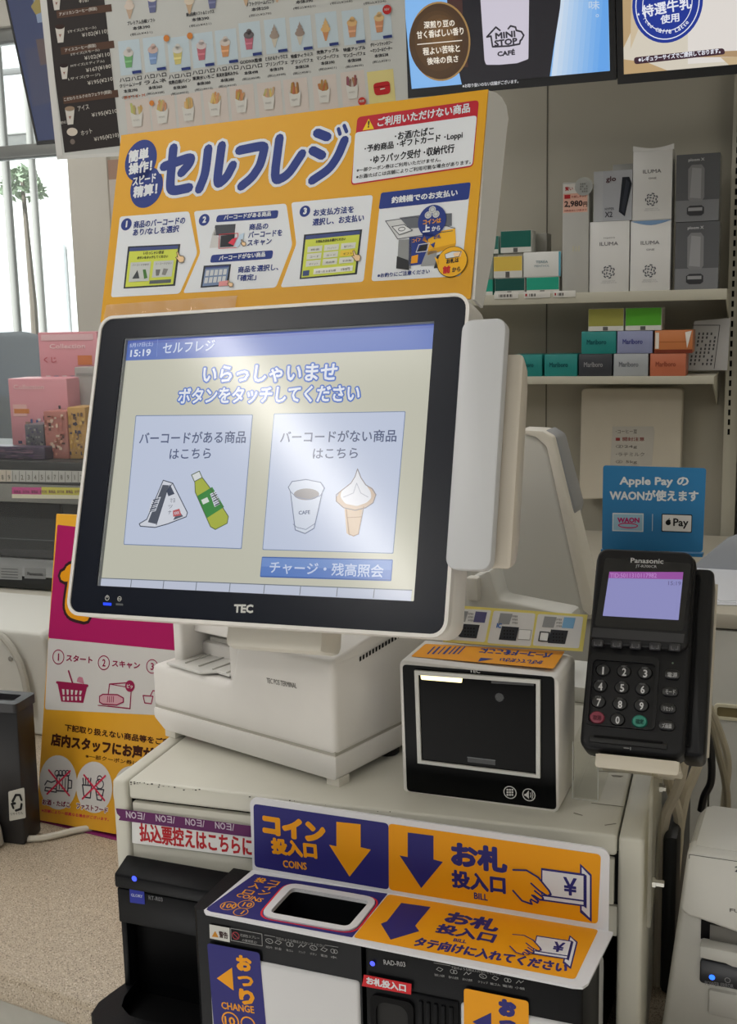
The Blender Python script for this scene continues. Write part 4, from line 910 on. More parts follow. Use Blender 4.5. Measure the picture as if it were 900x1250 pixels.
A.text('Apple Pay の', (756.5, 594.5), (841, 595.5), 13, SW, .075, 2); A.text('WAONが使えます', (744.5, 611), (853, 612.5), 13.5, SW, .075, 2)
A.poly([(748, 626), (786, 626.8), (785.6, 649.3), (747.7, 648.2)], SW, 1); A.poly([(749.3, 627.4), (784.8, 628), (784.3, 648), (749, 646.9)], ink(150, 186, 206), 2)
A.text('WAON', (754, 638), (781, 638.2), 6.4, ink(176, 50, 110), .13, 3); A.hoop((767, 641.5), 11.5, 1.6, ink(190, 56, 106), 3, ry=2.8)
A.stroke([(797, 627.5), (796.6, 648)], .7, SW, 2)
A.rpoly([(808, 627), (845.5, 628.2), (844.8, 650.5), (807.5, 649)], .0012, ink(30, 32, 36), 1); A.rpoly([(809, 628.2), (844.5, 629.3), (843.9, 649.2), (808.7, 647.9)], .0008, ink(214, 212, 210), 2)
A.disc((816, 638), 3.2, ink(26, 26, 28), 3, 16); A.disc((816.6, 637), 3, ink(26, 26, 28), 3, 16); A.poly([(816, 634), (817.5, 632.2), (817.8, 633.6)], ink(26, 26, 28), 3); A.disc((820, 636.8), 1.4, ink(214, 212, 210), 4, 10)
A.text('Pay', (822, 645), (840.5, 645.6), 12.4, ink(30, 30, 32), .05, 3)
b.build('face', th)
b = MB().box(min(a0[0], a3[0]), a1[0], .0, .02, -.002, .001, mat((40, 116, 168), .35)).box(a1[0] - .06, a1[0] - .03, .011, .013, -.034, .02, mat((206, 200, 186), .5), .0005).box(a1[0] - .06, a1[0] - .03, .0018, .013, .0, .003, mat((206, 200, 186), .5)); b.build('foot_strip', th)

# clear plastic pieces
c = SF.sub((.150, .035, 0), rz=2)
AC = clear((250, 250, 248), .965, .05); EDGE = mat((214, 216, 212), .3)
b = MB().box(0, .0018, .0, .10, 0.0005, .055, AC).box(.0018, .024, .0, .10, .0005, .0022, AC).box(.0018, .0225, -.0008, .0008, .0022, .055, AC)
b.box(.0226, .0234, -.0010, .0010, .0022, .055, EDGE).box(.0, .0234, -.0012, -.0008, .0004, .0012, EDGE).box(-.0002, .0006, -.0010, -.0004, .0004, .055, EDGE)
th = tag(b.build('acrylic_holder', fr=c), 'empty clear acrylic holder between the scanner and the card terminal', 'acrylic holder')
c = cab.sub((.5062, .030, -.085))
th = thing('acrylic_side_plate', 'clear acrylic plate bolted to the right side of the ivory cabinet', 'acrylic plate', c)
MB().box(.001, .0045, -.02, .12, 0, .125, clear((246, 244, 236), .82, .05), .0005).build('plate', th)
b = MB().lathe([(.0045, 0), (.0045, .003), (.0032, .0032), (.0032, .010), (0, .0102)], mat((190, 190, 186), .25, metal=.9), 6, Matrix.Translation((.0045, -.008, .036)) @ Matrix.Rotation(PI / 2, 4, 'Y')); b.build('bolt', th)
MB().lathe([(.0045, 0), (.0045, .003), (.0032, .0032), (.0032, .006), (0, .0062)], mat((190, 190, 186), .25, metal=.9), 6, Matrix.Translation((.0045, .07, .09)) @ Matrix.Rotation(PI / 2, 4, 'Y')).build('bolt', th)

# ------------------------------------------------------------------ second screen seen from behind
RF = frame((at(625, 775, 1.25).x, 1.25, 1.09), -4)
L = lambda u, v: tuple(RF.pl(u, v, 1, 0)[k] for k in (0, 2))
th = thing('rear_display', 'white back of a slanted second display, behind the swipe bar', 'display', RF)
GW = mat((214, 214, 210), .45)
xa = L(560, 600)[0]
b = MB().prism([L(560, 760), L(560, 555), L(600, 531), L(636, 527), L(660, 533), L(672, 552), L(715, 735), L(708, 760)], 'y', 0, .03, GW, .008, 3); b.build('back_shell', th)
b = MB().prism([L(634, 524), L(664, 525.5), L(677, 533), L(726, 735), L(722, 752), L(712, 744), L(668, 545), L(655, 533), L(640, 530)], 'y', -.004, .035, mat((226, 222, 212), .4), .003, 2); b.build('rim', th)
b = MB().prism([L(664, 524.5), L(679, 534), L(702, 620), L(697, 640), L(672, 540)], 'y', .004, .045, mat((150, 152, 156), .4), .003); b.build('edge_trim', th)
b = MB().box(.0, .06, .01, .06, -.0, .04, GW, .008, 2).prism([(-.05, .0), (.10, .0), (.09, .02), (-.04, .02)], 'y', .0, .10, GW, .004); b.build('stand', th)
# cream hinge piece under the swipe bar
HG = frame((at(575, 745, 1.12).x, 1.12, 1.09), -6)
th = thing('cable_cover', 'small white box under the swipe bar, behind the picture card', 'box', HG)
L = lambda u, v: tuple(HG.pl(u, v, 1, 0)[k] for k in (0, 2))
b = MB().prism([L(562, 790), L(562, 712), L(590, 700), L(600, 738), L(690, 756), L(690, 800)], 'y', .02, .06, GW, .005, 2); b.build('body', th)
x, z = L(572, 722); b = MB().box(x - .008, x + .006, .012, .025, z - .014, z + .012, mat((222, 220, 214), .4), .003); b.build('latch', th)

# ------------------------------------------------------------------ printer at the right edge
PRY = .97
NF = frame((at(815, 1180, PRY).x, PRY, CZ), -3)
th = thing('label_printer', 'tall beige printer at the right edge with a blue power light', 'printer', NF)
PG = mat((203, 202, 197), .45, noise=.02, nscale=30); PG2 = mat((194, 193, 188), .45)
L = lambda u, v, y=0: tuple(NF.pl(u, v, 1, y)[k] for k in (0, 2))
t0 = L(838, 1037); bx = L(806, 1262)[0]; rt = .30
dep = NF.pl(850, 978, 2, t0[1]).y
b = MB().prism([(bx - .004, 0), (t0[0] - .001, t0[1] - .012), (t0[0] + .004, t0[1] - .003), (t0[0] + .012, t0[1]), (rt, t0[1] + .002), (rt, 0)], 'y', .012, dep, PG, .006, 3)
b.build('body', th)
l0 = L(829, 1110, -.004); l1 = L(839.5, 1038, -.004); m0 = L(853.5, 1123, -.004)
b = MB().prism([(l0[0], l0[1]), (l1[0], l1[1]), (rt - .01, l1[1] + .001), (rt - .01, m0[1] - .02), (m0[0] + .06, m0[1] - .012), (m0[0], m0[1]), (l0[0] + .008, l0[1] - .006)], 'y', -.004, .02, PG, .004, 3)
b.box(t0[0] + .006, rt - .01, .006, dep - .012, t0[1] - .004, t0[1] + .003, PG, .003)
A = Art(b, NF, 'y', -.0042); A.stroke([(842, 1043), (900, 1051.5), (960, 1059)], .9, mat((80, 78, 74), .7), 1); A.stroke([(842, 1043), (841.5, 1048)], .9, mat((80, 78, 74), .7), 1); A.text('2', (897, 1064), (903, 1065), 7, ink(60, 60, 64), .05, 1); A.text('FUJITSU', (891, 1114), (930, 1120), 5.5, ink(110, 108, 104), .05, 1)
b.build('front_lid', th)
x0, z0 = L(854.5, 1127); _, z1 = L(856, 1146)
b = MB().box(x0, rt - .02, .0105, .05, z1 - .006, z0, DRK)
b.box(x0 + .008, rt - .03, .008, .03, z1 - .004, z0 - .004, mat((104, 102, 98), .6)).build('paper_mouth', th)
x0, z0 = L(855, 1152); _, z1 = L(856, 1167)
b = MB().prism([(x0, z0), (rt - .02, z0 - .002), (rt - .02, z1), (x0 + .028, z1 - .003), (x0 + .022, z1 - .001), (x0, z1)], 'y', -.004, .03, PG2, .002, 2); b.build('paper_guide', th)
x0, z0 = L(853.5, 1177); _, z1 = L(854, 1206)
b = MB().prism(rrect(x0, .2, z1, z0, .003, 4), 'y', .0085, .02, mat((34, 36, 42), .3), .0008); A = Art(b, NF, 'y', .0083); A.hoop((888.5, 1196.5), 3.2, .8, ink(150, 150, 152), 1); A.text('POWER ERROR', (861, 1202), (896, 1206.5), 5, ink(140, 140, 144), .03, 1); b.build('control_panel', th)
A = Art(MB(), NF, 'y', .0082); A.disc((869.5, 1193), 3.6, glow(40, 110, 255, k=2.6), 1); A.mb.build('power_light', th)
x0, z0 = L(863.5, 1214); _, z1 = L(864, 1246)
b = MB().box(x0, .2, .008, .03, z1, z0, PG2, .003); b.build('lower_cover', th)

# ------------------------------------------------------------------ yellow standing sign, left
p = WORLD.pl(44, 1003, 2, CZ); YF = frame((p.x, p.y, CZ + .003), -5.5, 12.9, -1.2)
L = lambda u, v: tuple(YF.pl(u, v, 1, 0)[k] for k in (0, 2))
th = thing('guide_sign', 'tall yellow and magenta board standing on the counter behind the cabinet', 'sign', YF)
bl = L(44, 1003); tl = L(68, 627); hgt = tl[1]
wd = .295
b = MB().box(bl[0], wd, 0, .006, 0, hgt, mat((226, 166, 40), .4), .001); A = Art(b, YF, 'y', 0)
MAG = ink(172, 26, 96); SWH = ink(206, 204, 202); DM = ink(150, 30, 76); BR = ink(66, 32, 24)
A.rpoly([(70, 643), (70.5, 640.5), (260, 662), (255, 798), (59, 779)], .004, MAG, 1)
A.rpoly([(59, 779), (255, 798), (252, 876), (55, 866)], .004, SWH, 1)
A.poly([(60, 779), (255, 798), (254, 815), (59, 795)], SWH, 2)
# big rounded letter, yellow with a dark outline, mostly behind the screen
TE = [(79, 703), (84, 703), (85, 696), (92, 694)], [(85, 703), (104, 706)], [(91, 695), (84, 740), (88, 748), (104, 752)]
for w, m, l in ((17, ink(54, 30, 34), 2), (11, YEL, 3)):
    for P in TE: A.stroke(smooth(P), w, m, l)
A.text('セ', (90, 690), (112, 692), 24, SWH, .15, 3)
for (u, v, n_, s, a, e) in ((71.5, 802, '1', 'スタート', 81, 113), (127, 809, '2', 'スキャン', 137, 171), (186, 813.5, '3', 'お会計', 196, 226)):
    A.hoop((u, v), 6.8, 1, DM, 3); A.text(n_, (u - 2, v + 4.4), (u + 2, v + 4.7), 9, DM, .06, 3); A.text(s, (a, v + 5), (e, v + 8), 8.4, DM, .08, 3)
A.poly([(70, 832), (107, 836), (102, 858), (75, 856.5)], DM, 3)
A.stroke([(70, 833), (107, 837)], 2.6, DM, 4); A.stroke([(84, 819), (89, 834)], 1.8, DM, 4)
for k in range(5): A.poly([(76 + 5.4 * k, 841 + .5 * k), (79 + 5.4 * k, 841.4 + .5 * k), (79 + 5 * k, 848), (77 + 5 * k, 848)], SWH, 4); A.poly([(77 + 5 * k, 850), (79.6 + 5 * k, 850.2), (79.4 + 5 * k, 855), (77.4 + 5 * k, 855)], SWH, 4)
A.poly([(94, 832), (95, 828), (97, 826), (101, 827), (102, 830), (103, 835)], ink(190, 120, 140), 3)
A.stroke([(132, 850), (134, 835), (155, 833.5), (161, 836), (159, 865), (132, 862)], 1.2, DM, 3); A.stroke([(134, 835), (156, 839), (161, 836)], .9, DM, 3); A.stroke([(120, 861), (159, 865)], .9, DM, 3)
A.poly([(122, 850), (126, 847.5), (144, 848), (151, 852), (151, 857), (143, 860.5), (126, 859.5), (122, 857)], ink(206, 160, 170), 4); A.stroke([(122, 850), (126, 847.5), (144, 848), (151, 852), (151, 857), (143, 860.5), (126, 859.5), (122, 857)], 1.2, DM, 5, True)
for k in range(4): A.stroke([(132 + 2.4 * k, 850), (131.6 + 2.4 * k, 857)], .8, DM, 6)
A.disc((159, 837.5), 5.8, DM, 5); A.text('ピッ', (155.4, 840), (162.6, 840.6), 5, SWH, .08, 6)
A.stroke([(175, 849), (187, 850), (185, 859), (177, 858), (175, 849)], 1.2, DM, 3); A.stroke([(184, 849), (187, 843), (192, 844)], 1.2, DM, 3)
A.text('下記取り扱えない商品等をご利用の方は', (79, 892), (247, 917), 8.6, BR, .07, 2); A.text('店内スタッフにお声がけください', (62, 910), (254, 939.5), 16, BR, .1, 2); A.text('※一部クーポン券はご利用いただけません', (104.5, 925.5), (248, 946), 5.6, BR, .04, 2)
A.disc((71, 955), 23, SWH, 2, 32, ry=26); A.disc((115, 961), 22, SWH, 2, 32, ry=25); A.disc((160, 966), 22, SWH, 2, 32, ry=25)
INK_ = ink(60, 58, 70)
A.stroke([(70, 946), (84, 947), (83, 966), (69, 965), (70, 946)], 1.4, INK_, 3); A.stroke([(84, 952), (88, 953), (87.5, 962), (83.5, 962)], 1.2, INK_, 3)
for k in range(3): A.stroke([(73 + 3.6 * k, 950), (72.6 + 3.6 * k, 963)], 1, INK_, 3)
for k in range(4): A.hoop((70 + 4.2 * k, 944), 2.8, 1, INK_, 3, 12)
A.stroke([(55, 958), (58, 953), (63, 955), (68, 953)], 1.3, INK_, 3); A.stroke([(55, 965), (69, 967), (69, 963), (56, 961), (55, 965)], 1.2, INK_, 3)
A.stroke([(101, 958), (112, 959), (110.5, 974), (103, 973), (101, 958)], 1.4, INK_, 3)
for k in range(4): A.stroke([(102.5 + 2.6 * k, 958), (101.6 + 3.2 * k, 950)], 1.4, INK_, 3)
A.stroke([(117, 963), (127, 964), (124, 977), (119, 976), (117, 963)], 1.4, INK_, 3); A.hoop((122, 957), 4.6, 1.2, INK_, 3, 14); A.hoop((122, 950.5), 2.8, 1.2, INK_, 3, 12); A.stroke([(118, 970), (126, 971)], 1, INK_, 3)
RX = ink(206, 56, 84)
for (u, v) in ((72, 955), (115, 961)): A.stroke([(u - 12, v - 15), (u + 13, v + 16)], 1.9, RX, 5); A.stroke([(u + 14, v - 14), (u - 14, v + 14)], 1.9, RX, 5)
A.text('お酒・たばこ', (52, 982), (85.5, 986), 7, ink(120, 26, 60), .07, 3, halo=SWH, hw=.12); A.text('ファストフード', (93.5, 987), (131.5, 993), 7, ink(120, 26, 60), .07, 3, halo=SWH, hw=.12)
A.text('※店舗により一部異なる場合がございます。', (51, 991), (133, 1002.5), 4.2, RX, .05, 2)
b.build('board', th)
b = MB().box(bl[0] + .01, wd - .01, .006, .10, -.0, .004, mat((226, 166, 40), .4), .001, T=Matrix.Rotation(math.radians(13), 4, 'X')); b.build('stand_foot', th)

# ------------------------------------------------------------------ black bin and white machine, far left
p = WORLD.pl(42, 1024, 2, CZ); GF = frame((p.x, p.y - .02, CZ), 4)
th = thing('waste_bin', 'black plastic bin with a white recycling mark at the left edge', 'bin', GF)
L = lambda u, v: tuple(GF.pl(u, v, 1, 0)[k] for k in (0, 2))
hb = L(45, 868)[1]; ow = .24; dp = .04
b = MB().prism([(-ow, 0), (-.002, 0), (0, .004), (.003, hb), (-ow, hb)], 'y', 0, dp, mat((30, 30, 33), .4), .003); b.build('tub', th)
b = MB().ring(rrect(-ow - .002, .005, -.004, dp + .004, .006), rrect(-ow + .012, -.008, .008, dp - .008, .004), 'z', hb - .004, hb + .008, mat((38, 38, 41), .4)).box(-ow + .01, -.008, .008, dp - .008, hb - .003, hb + .001, mat((20, 20, 22), .5)); b.build('rim', th)
b = MB(); A = Art(b, GF, 'y', -.0002, eps=.0004); A.rpoly([(10.5, 966), (30, 961), (32, 998), (12, 1002)], .002, ink(190, 188, 180), 2)
for P in ([(16, 978), (20, 970), (25, 970), (27, 976)], [(27, 981), (26, 987), (20, 989)], [(17, 986), (15, 981), (19, 980)]): A.stroke(P, 2.6, ink(30, 30, 32), 3)
A.text('リサイクル', (14, 995), (29, 993.5), 3.4, ink(60, 60, 60), .03, 3)
b.build('recycling_mark', th, flat=True)
p = WORLD.pl(3, 1030, 2, CZ); o = MB().prism([(-.12, 0), (.006, 0), (.004, .02), (-.003, .05), (-.006, .056), (-.12, .056)], 'y', 0, .03, mat((206, 204, 198), .5), .003).build('paper_stack', fr=frame((p.x, p.y - .03, CZ), 4)); tag(o, 'small white block at the left edge in front of the black bin', 'block')
WY = 1.52
p = at(30, 850, WY); MF = frame((p.x, WY, CZ), -2)
L = lambda u, v: tuple(MF.pl(u, v, 1, 0)[k] for k in (0, 2))
th = thing('counter_machine', 'off-white machine casing with a loose cable, behind the black bin', 'machine', MF)
x1 = L(58, 800)[0]; zt = L(30, 771)[1]; xt = L(0, 771)[0]
b = MB().prism([(xt - .3, 0), (x1 + .004, 0), (x1, zt * .5), (x1 - .004, zt - .01), (x1 - .012, zt), (xt - .3, zt)], 'y', 0, .22, mat((198, 198, 192), .5), .006, 3); b.build('casing', th)
b = MB(); pts = [MF.pl(u, v, 1, -.012) for u, v in ((-6, 772), (4, 778), (14, 790), (24, 808), (30, 828), (34, 850), (36, 872))]; b.tube(pts, .006, mat((176, 174, 166), .5), 8); b.build('cable', th)
p = MF.pl(13, 804, 1, 0); MB().lathe([(.004, 0), (.004, .002), (0, .0025)], mat((140, 138, 132), .4), 10, Matrix.Translation((p.x, .0, p.z)) @ Matrix.Rotation(PI / 2, 4, 'X')).build('screw', th)
cpts = []
for u, v in ((2, 1006), (12, 1018), (30, 1024), (50, 1023), (70, 1019), (90, 1014), (112, 1010)):
    P = WORLD.pl(u, v, 2, CZ + .005); cpts.append(P)
o = MB().tube([P - cpts[0] for P in cpts], .0045, mat((200, 196, 184), .5), 8).build('power_cable', fr=frame(cpts[0])); tag(o, 'cream cable lying on the counter between bin and yellow board', 'cable')

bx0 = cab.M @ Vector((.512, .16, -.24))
o = MB().box(0, .015, 0, .22, 0.0005, .17, mat((22, 22, 24), .5), .006).build('gap_shade_block', fr=frame((bx0.x, bx0.y, CZ), 1)); tag(o, 'black block added to darken the gap between the ivory cabinet and the beige printer', 'box')  # added block, stands in for the shade between cabinet and printer

# ================================================================== shelf unit on the back wall
SHC = mat((188, 184, 168), .45, noise=.02, nscale=10); SHD = mat((150, 145, 128), .55)
s1 = at(740, 357, SHELF_Y).z; s2 = at(752, 460, SHELF_Y).z; e1 = at(888, 350, SHELF_Y).x; e2 = at(872, 458, SHELF_Y).x; sl = at(480, 380, SHELF_Y).x
def shelf(z, xr, label, lip):
    fr = frame((sl, SHELF_Y, z)); th = thing('display_shelf', label, 'shelf', fr, 'metal shelves on the back wall')
    w = xr - sl
    MB().box(0, w, .0, WALL_Y - SHELF_Y - .02, -.004, 0, SHC, .001).box(0, w, -.002, .002, -lip, .0015, SHC, .001).build('board', th)
    b = MB().prism([(.01, -.004), (WALL_Y - SHELF_Y - .005, -.004), (WALL_Y - SHELF_Y - .005, -.085), (WALL_Y - SHELF_Y - .03, -.085), (.02, -.022)], 'x', w - .004, w - .001, SHC, .0005); b.build('side_bracket', th)
    return th, fr, w
th1, f1, w1 = shelf(s1, e1, 'upper shelf on the back wall carrying tall device boxes', .024)
th2, f2, w2 = shelf(s2, e2, 'lower shelf on the back wall carrying coloured cartons', .018)
# price tags clipped on the upper shelf edge
def price_tag(u0, u1, label, bar):
    p = f1.pl(u0, 362, 1, -.003); x1 = f1.pl(u1, 362, 1, -.003).x; fr = f1.sub((p.x, -.003, -.009)); w = x1 - p.x
    b = MB().box(0, w, -.001, 0, 0, .016, ink(214, 212, 206), .0003)
    A = Art(b, fr, 'y', -.0011, eps=.0003)
    for k in range(9 if bar else 4): A.lpoly([(w * (.2 + .065 * k), .004), (w * (.2 + .065 * k) + .0015 * (1 + k % 2), .004), (w * (.2 + .065 * k) + .0015 * (1 + k % 2), .011), (w * (.2 + .065 * k), .011)], ink(60, 58, 56), 1)
    if not bar: A.lpoly([(w * .05, .005), (w * .12, .005), (w * .12, .011), (w * .05, .011)], ink(170, 40, 46), 1)
    o = b.build('price_tag', fr=fr); tag(o, label, 'price tag', 'price tags on the upper shelf edge')
price_tag(603.5, 633, 'barcode price tag under the yellow and dark green packs', True)
price_tag(640, 672, 'price tag with a red mark under the bright green pack', False)
price_tag(676, 703, 'price tag under the tall slim box with the pink price card', False)
# wall upright with slots
ux0 = at(888, 400, 3.12).x; fr = frame((ux0, 3.09, 0.7)); th = thing('slotted_upright', 'slotted metal upright at the right end of the back wall shelves', 'shelf upright', fr)
b = MB().box(0, .035, 0, .06, 0, 2.1, SHC, .002).box(.045, .30, -.03, .06, 0, 2.1, mat((196, 191, 176), .5), .002)
for k in range(64): b.box(.010, .0158, -.0006, .002, .5 + .025 * k, .515 + .025 * k, DRK)
b.build('channel', th)
# cartons, packs and boxes
def carton(name, label, cat, group, fr_shelf, u0, u1, vtop, vbot, col, side_c=None, y=.02, depth=.06, z=0.0, h=None, art=None, rz=0, rough=.35, parts=None):
    a = fr_shelf.pl(u0, (vtop + vbot) / 2, 1, y); c = fr_shelf.pl(u1, (vtop + vbot) / 2, 1, y)
    if h is None: h = fr_shelf.pl((u0 + u1) / 2, vtop, 1, y).z - fr_shelf.pl((u0 + u1) / 2, vbot, 1, y).z
    fr = fr_shelf.sub((a.x, y, z), rz=rz); w = c.x - a.x; th = thing(name, label, cat, fr, group)
    b = MB().box(.0004, w - .0004, 0, depth, .0002, h - .0002, mat(col, rough), .0015, 2); b.build('carton', th)
    if art:
        b = MB(); A = Art(b, fr, 'y', 0, eps=.0004); A.W = w; A.H = h; art(A, w, h)
        if b.f: b.build('printed_front', th, flat=True)
    th['h'] = h; del th['h']
    return fr, h, w
def R_(A, x0, x1, z0, z1, m, l=1): A.lpoly([(x0, z0), (x1, z0), (x1, z1), (x0, z1)], m, l)
def LT(A, s, x0, x1, z, h, m, bold=0.0, l=3):
    vs, fs, es, w0, h0 = glyphs(s); bw = bold * h; sx = max(x1 - x0 - bw, 1e-4) / w0; sy = (h - bw) / h0
    P = [(x0 + bw / 2 + x * sx, z + bw / 2 + y * sy) for x, y in vs]; A.put(P, fs, m, l)
    if bold: A.lines([(P[i], P[j]) for i, j in es], bw, m, l)
def band(top, lab='', lc=(220, 220, 220), frac=.26, low=(206, 206, 200)):
    def f(A, w, h):
        R_(A, 0.001, w - .001, 0.001, h * frac, ink(*low)); R_(A, .0012, w - .0012, h * frac, h - .001, ink(*top))
        R_(A, w * .42, w * .56, h * .03, h * (frac - .03), ink(90, 90, 88), 2)
        if lab: LT(A, lab, w * .25, w * .75, h * .55, h * .16, ink(*lc), .03, 2)
    return f
def brand(lab, lc, z=.42, hh=.22, x=(.16, .72)):
    return lambda A, w, h: LT(A, lab, w * x[0], w * x[1], h * z, h * hh, ink(*lc), .04, 2)
GP = 'cigarette packs on the upper shelf'
# heated-tobacco packs, left of the upper shelf: bottom row, middle row, top row
TEAL = (38, 132, 116); DTEAL = (34, 92, 86)
_, hA, _ = carton('cigarette_pack', 'green pack half hidden by the yellow sign, upper shelf', 'cigarette pack', GP, f1, 580, 602, 338, 358, TEAL, art=band((40, 150, 128)))
fr, hB, _ = carton('cigarette_pack', 'dark green pack under the yellow pack, upper shelf', 'cigarette pack', GP, f1, 604, 641, 337, 358, (206, 206, 200), art=band((36, 84, 78)))
carton('cigarette_pack', 'bright green pack at the bottom right of the small stack, upper shelf', 'cigarette pack', GP, f1, 642.5, 683, 335.5, 357, (206, 206, 200), art=band((44, 156, 130)), h=hB)
carton('cigarette_pack', 'yellow pack in the middle row of the small stack, upper shelf', 'cigarette pack', GP, f1, 602.5, 638, 309, 336, (206, 206, 200), z=hB, art=band((214, 184, 84), frac=.32))
def whitep(A, w, h): LT(A, 'TEREA', w * .34, w * .66, h * .55, h * .1, ink(120, 150, 160), .02, 2); LT(A, 'MENTHOL', w * .3, w * .7, h * .4, h * .08, ink(130, 150, 160), 0, 2); R_(A, w * .94, w - .0005, .001, h - .001, ink(90, 160, 180), 1)
carton('cigarette_pack', 'white pack beside the yellow pack in the middle row, upper shelf', 'cigarette pack', GP, f1, 639, 685, 306, 334, (216, 216, 212), z=hB, h=.062, art=whitep)
carton('cigarette_pack', 'dark green pack on top of the small stack, upper shelf', 'cigarette pack', GP, f1, 611, 649, 283, 309, (206, 206, 200), z=hB + .062, art=band((34, 98, 88), frac=.25), h=.055)
carton('cigarette_pack', 'grey pack lying behind the top green pack, upper shelf', 'cigarette pack', GP, f1, 650, 668, 286, 309, (150, 148, 140), z=hB + .062, y=.085, h=.05)
carton('cigarette_pack', 'green pack peeking out left of the top green pack, upper shelf', 'cigarette pack', GP, f1, 594, 609, 286, 309, (120, 160, 150), z=hB + .062, y=.04, h=.045, art=band((60, 120, 110)))
carton('cigarette_pack', 'grey pack under the pack that peeks out at the left, upper shelf', 'cigarette pack', GP, f1, 592, 602, 310, 336, (150, 160, 152), z=hA, y=.04, h=.062)
GB = 'device boxes on the upper shelf'
def slim(A, w, h):
    R_(A, .002, w - .004, h * .73, h * .98, ink(224, 178, 160), 1); R_(A, .002, w - .004, h * .9, h * .985, ink(214, 210, 204), 2)
    LT(A, '賢い', w * .1, w * .4, h * .925, h * .035, ink(170, 40, 46), .06, 3); LT(A, 'スターター', w * .46, w * .9, h * .93, h * .018, ink(120, 60, 60), .02, 3)
    R_(A, w * .08, w * .3, h * .855, h * .89, ink(176, 40, 46), 2); LT(A, 'お試しキット', w * .34, w * .9, h * .86, h * .022, ink(150, 40, 46), .02, 3)
    LT(A, '2,980', w * .08, w * .76, h * .775, h * .06, ink(50, 40, 44), .07, 3); LT(A, '円', w * .79, w * .93, h * .775, h * .045, ink(50, 40, 44), .04, 3)
    LT(A, '※商品はレジ係まで', w * .08, w * .92, h * .74, h * .018, ink(150, 50, 56), .02, 3)
    LT(A, 'lil', w * .4, w * .66, h * .38, h * .05, ink(190, 186, 160), .03, 2)
fr, h, w = carton('device_box', 'tall slim grey box with a pink price card stuck at its top', 'device box', GB, f1, 686.5, 719, 221.5, 357.5, (178, 177, 172), art=slim, y=.015, depth=.07)
fr2 = f1.sub((f1.pl(713, 219, 1, .012).x, .012, h - .012)); o = MB().prism([(.022 * math.cos(2 * PI * k / 24), .022 * math.sin(2 * PI * k / 24)) for k in range(24)], 'y', 0, .001, clear((220, 222, 220), .55, .2)).build('round_tab', fr=fr2)
b = MB(); A = Art(b, fr2, 'y', -.0002, eps=.0004); [R_(A, -.009 + .005 * i, -.006 + .005 * i, -.014 + .006 * j, -.010 + .006 * j, ink(110, 110, 108), 1) for i in range(4) for j in range(4) if (i * 3 + j) % 4]; q_ = b.build('tab_print', o)
q_.matrix_local = Matrix.Identity(4)
tag(o, 'round clear plastic tab at the top of the slim grey box', 'tab')
def iluma(one):
    def f(A, w, h):
        LT(A, 'ILUMA', w * .26, w * .72, h * .66, h * .052, ink(110, 108, 112), .03, 2)
        if one: LT(A, 'ONE', w * .4, w * .6, h * .575, h * .026, ink(120, 118, 122), .03, 2)
        else: LT(A, 'IQOS', w * .36, w * .64, h * .755, h * .022, ink(150, 148, 150), .02, 2)
        cx, cz, r = w * .49, h * .29, w * .15
        for k in range(14):
            a = 2 * PI * k / 14; rr = r * (.75 + .25 * (k % 2)); A.lines([((cx + rr * math.cos(a - .14)), cz + rr * math.sin(a - .14)), ((cx + rr * math.cos(a + .14)), cz + rr * math.sin(a + .14))] and [((cx + rr * math.cos(a - .14), cz + rr * math.sin(a - .14)), (cx + rr * math.cos(a + .14), cz + rr * math.sin(a + .14)))], .0032, ink(96, 98, 104), 2)
        for k in range(4): a = 2 * PI * k / 4 + .3; A.lines([((cx + r * .3 * math.cos(a), cz + r * .3 * math.sin(a)), (cx + r * .45 * math.cos(a + .5), cz + r * .45 * math.sin(a + .5)))], .003, ink(96, 98, 104), 2)
        LT(A, 'DESIGNED FOR', w * .34, w * .66, h * .155, h * .014, ink(170, 170, 172), 0, 2); LT(A, 'SMOKE-FREE FUTURE', w * .3, w * .7, h * .13, h * .014, ink(170, 170, 172), 0, 2)
    return f
WBX = (214, 213, 211)
_, h2, w2_ = carton('device_box', 'white device box with two lines of print, lower row, left of its twin', 'device box', GB, f1, 719.5, 768.5, 270, 357, WBX, art=iluma(False), depth=.075)
fr3, h3, _ = carton('device_box', 'white device box with a dipped blue rim, lower row, left of the grey boxes', 'device box', GB, f1, 769.5, 819, 269, 356, WBX, art=iluma(True), depth=.075)
def sleeve(w, h):
    n = 10; top = [(w * k / n, h + .001 + .008 * (abs(k / n - .5) * 2) ** 1.6) for k in range(n + 1)]
    return MB().prism([(w, h - .004)] + top[::-1] + [(0, h - .004)], 'y', -.0014, -.0002, mat(WBX, .35))
dip = [o for o in bpy.data.objects if o.get('label', '').startswith('white device box with a dipped')][0]
b = MB(); A = Art(b, fr3, 'y', -.0002, eps=.0004); n_ = 10
A.lpoly([(.002 + .093 * k / n_, h3 - .001) for k in range(n_ + 1)] + [(.002 + .093 * k / n_, h3 - .002 - .010 * (1 - (abs(k / n_ - .5) * 2) ** 1.6)) for k in range(n_, -1, -1)], ink(120, 150, 186), 1)
b.build('inner_rim', dip, flat=True)
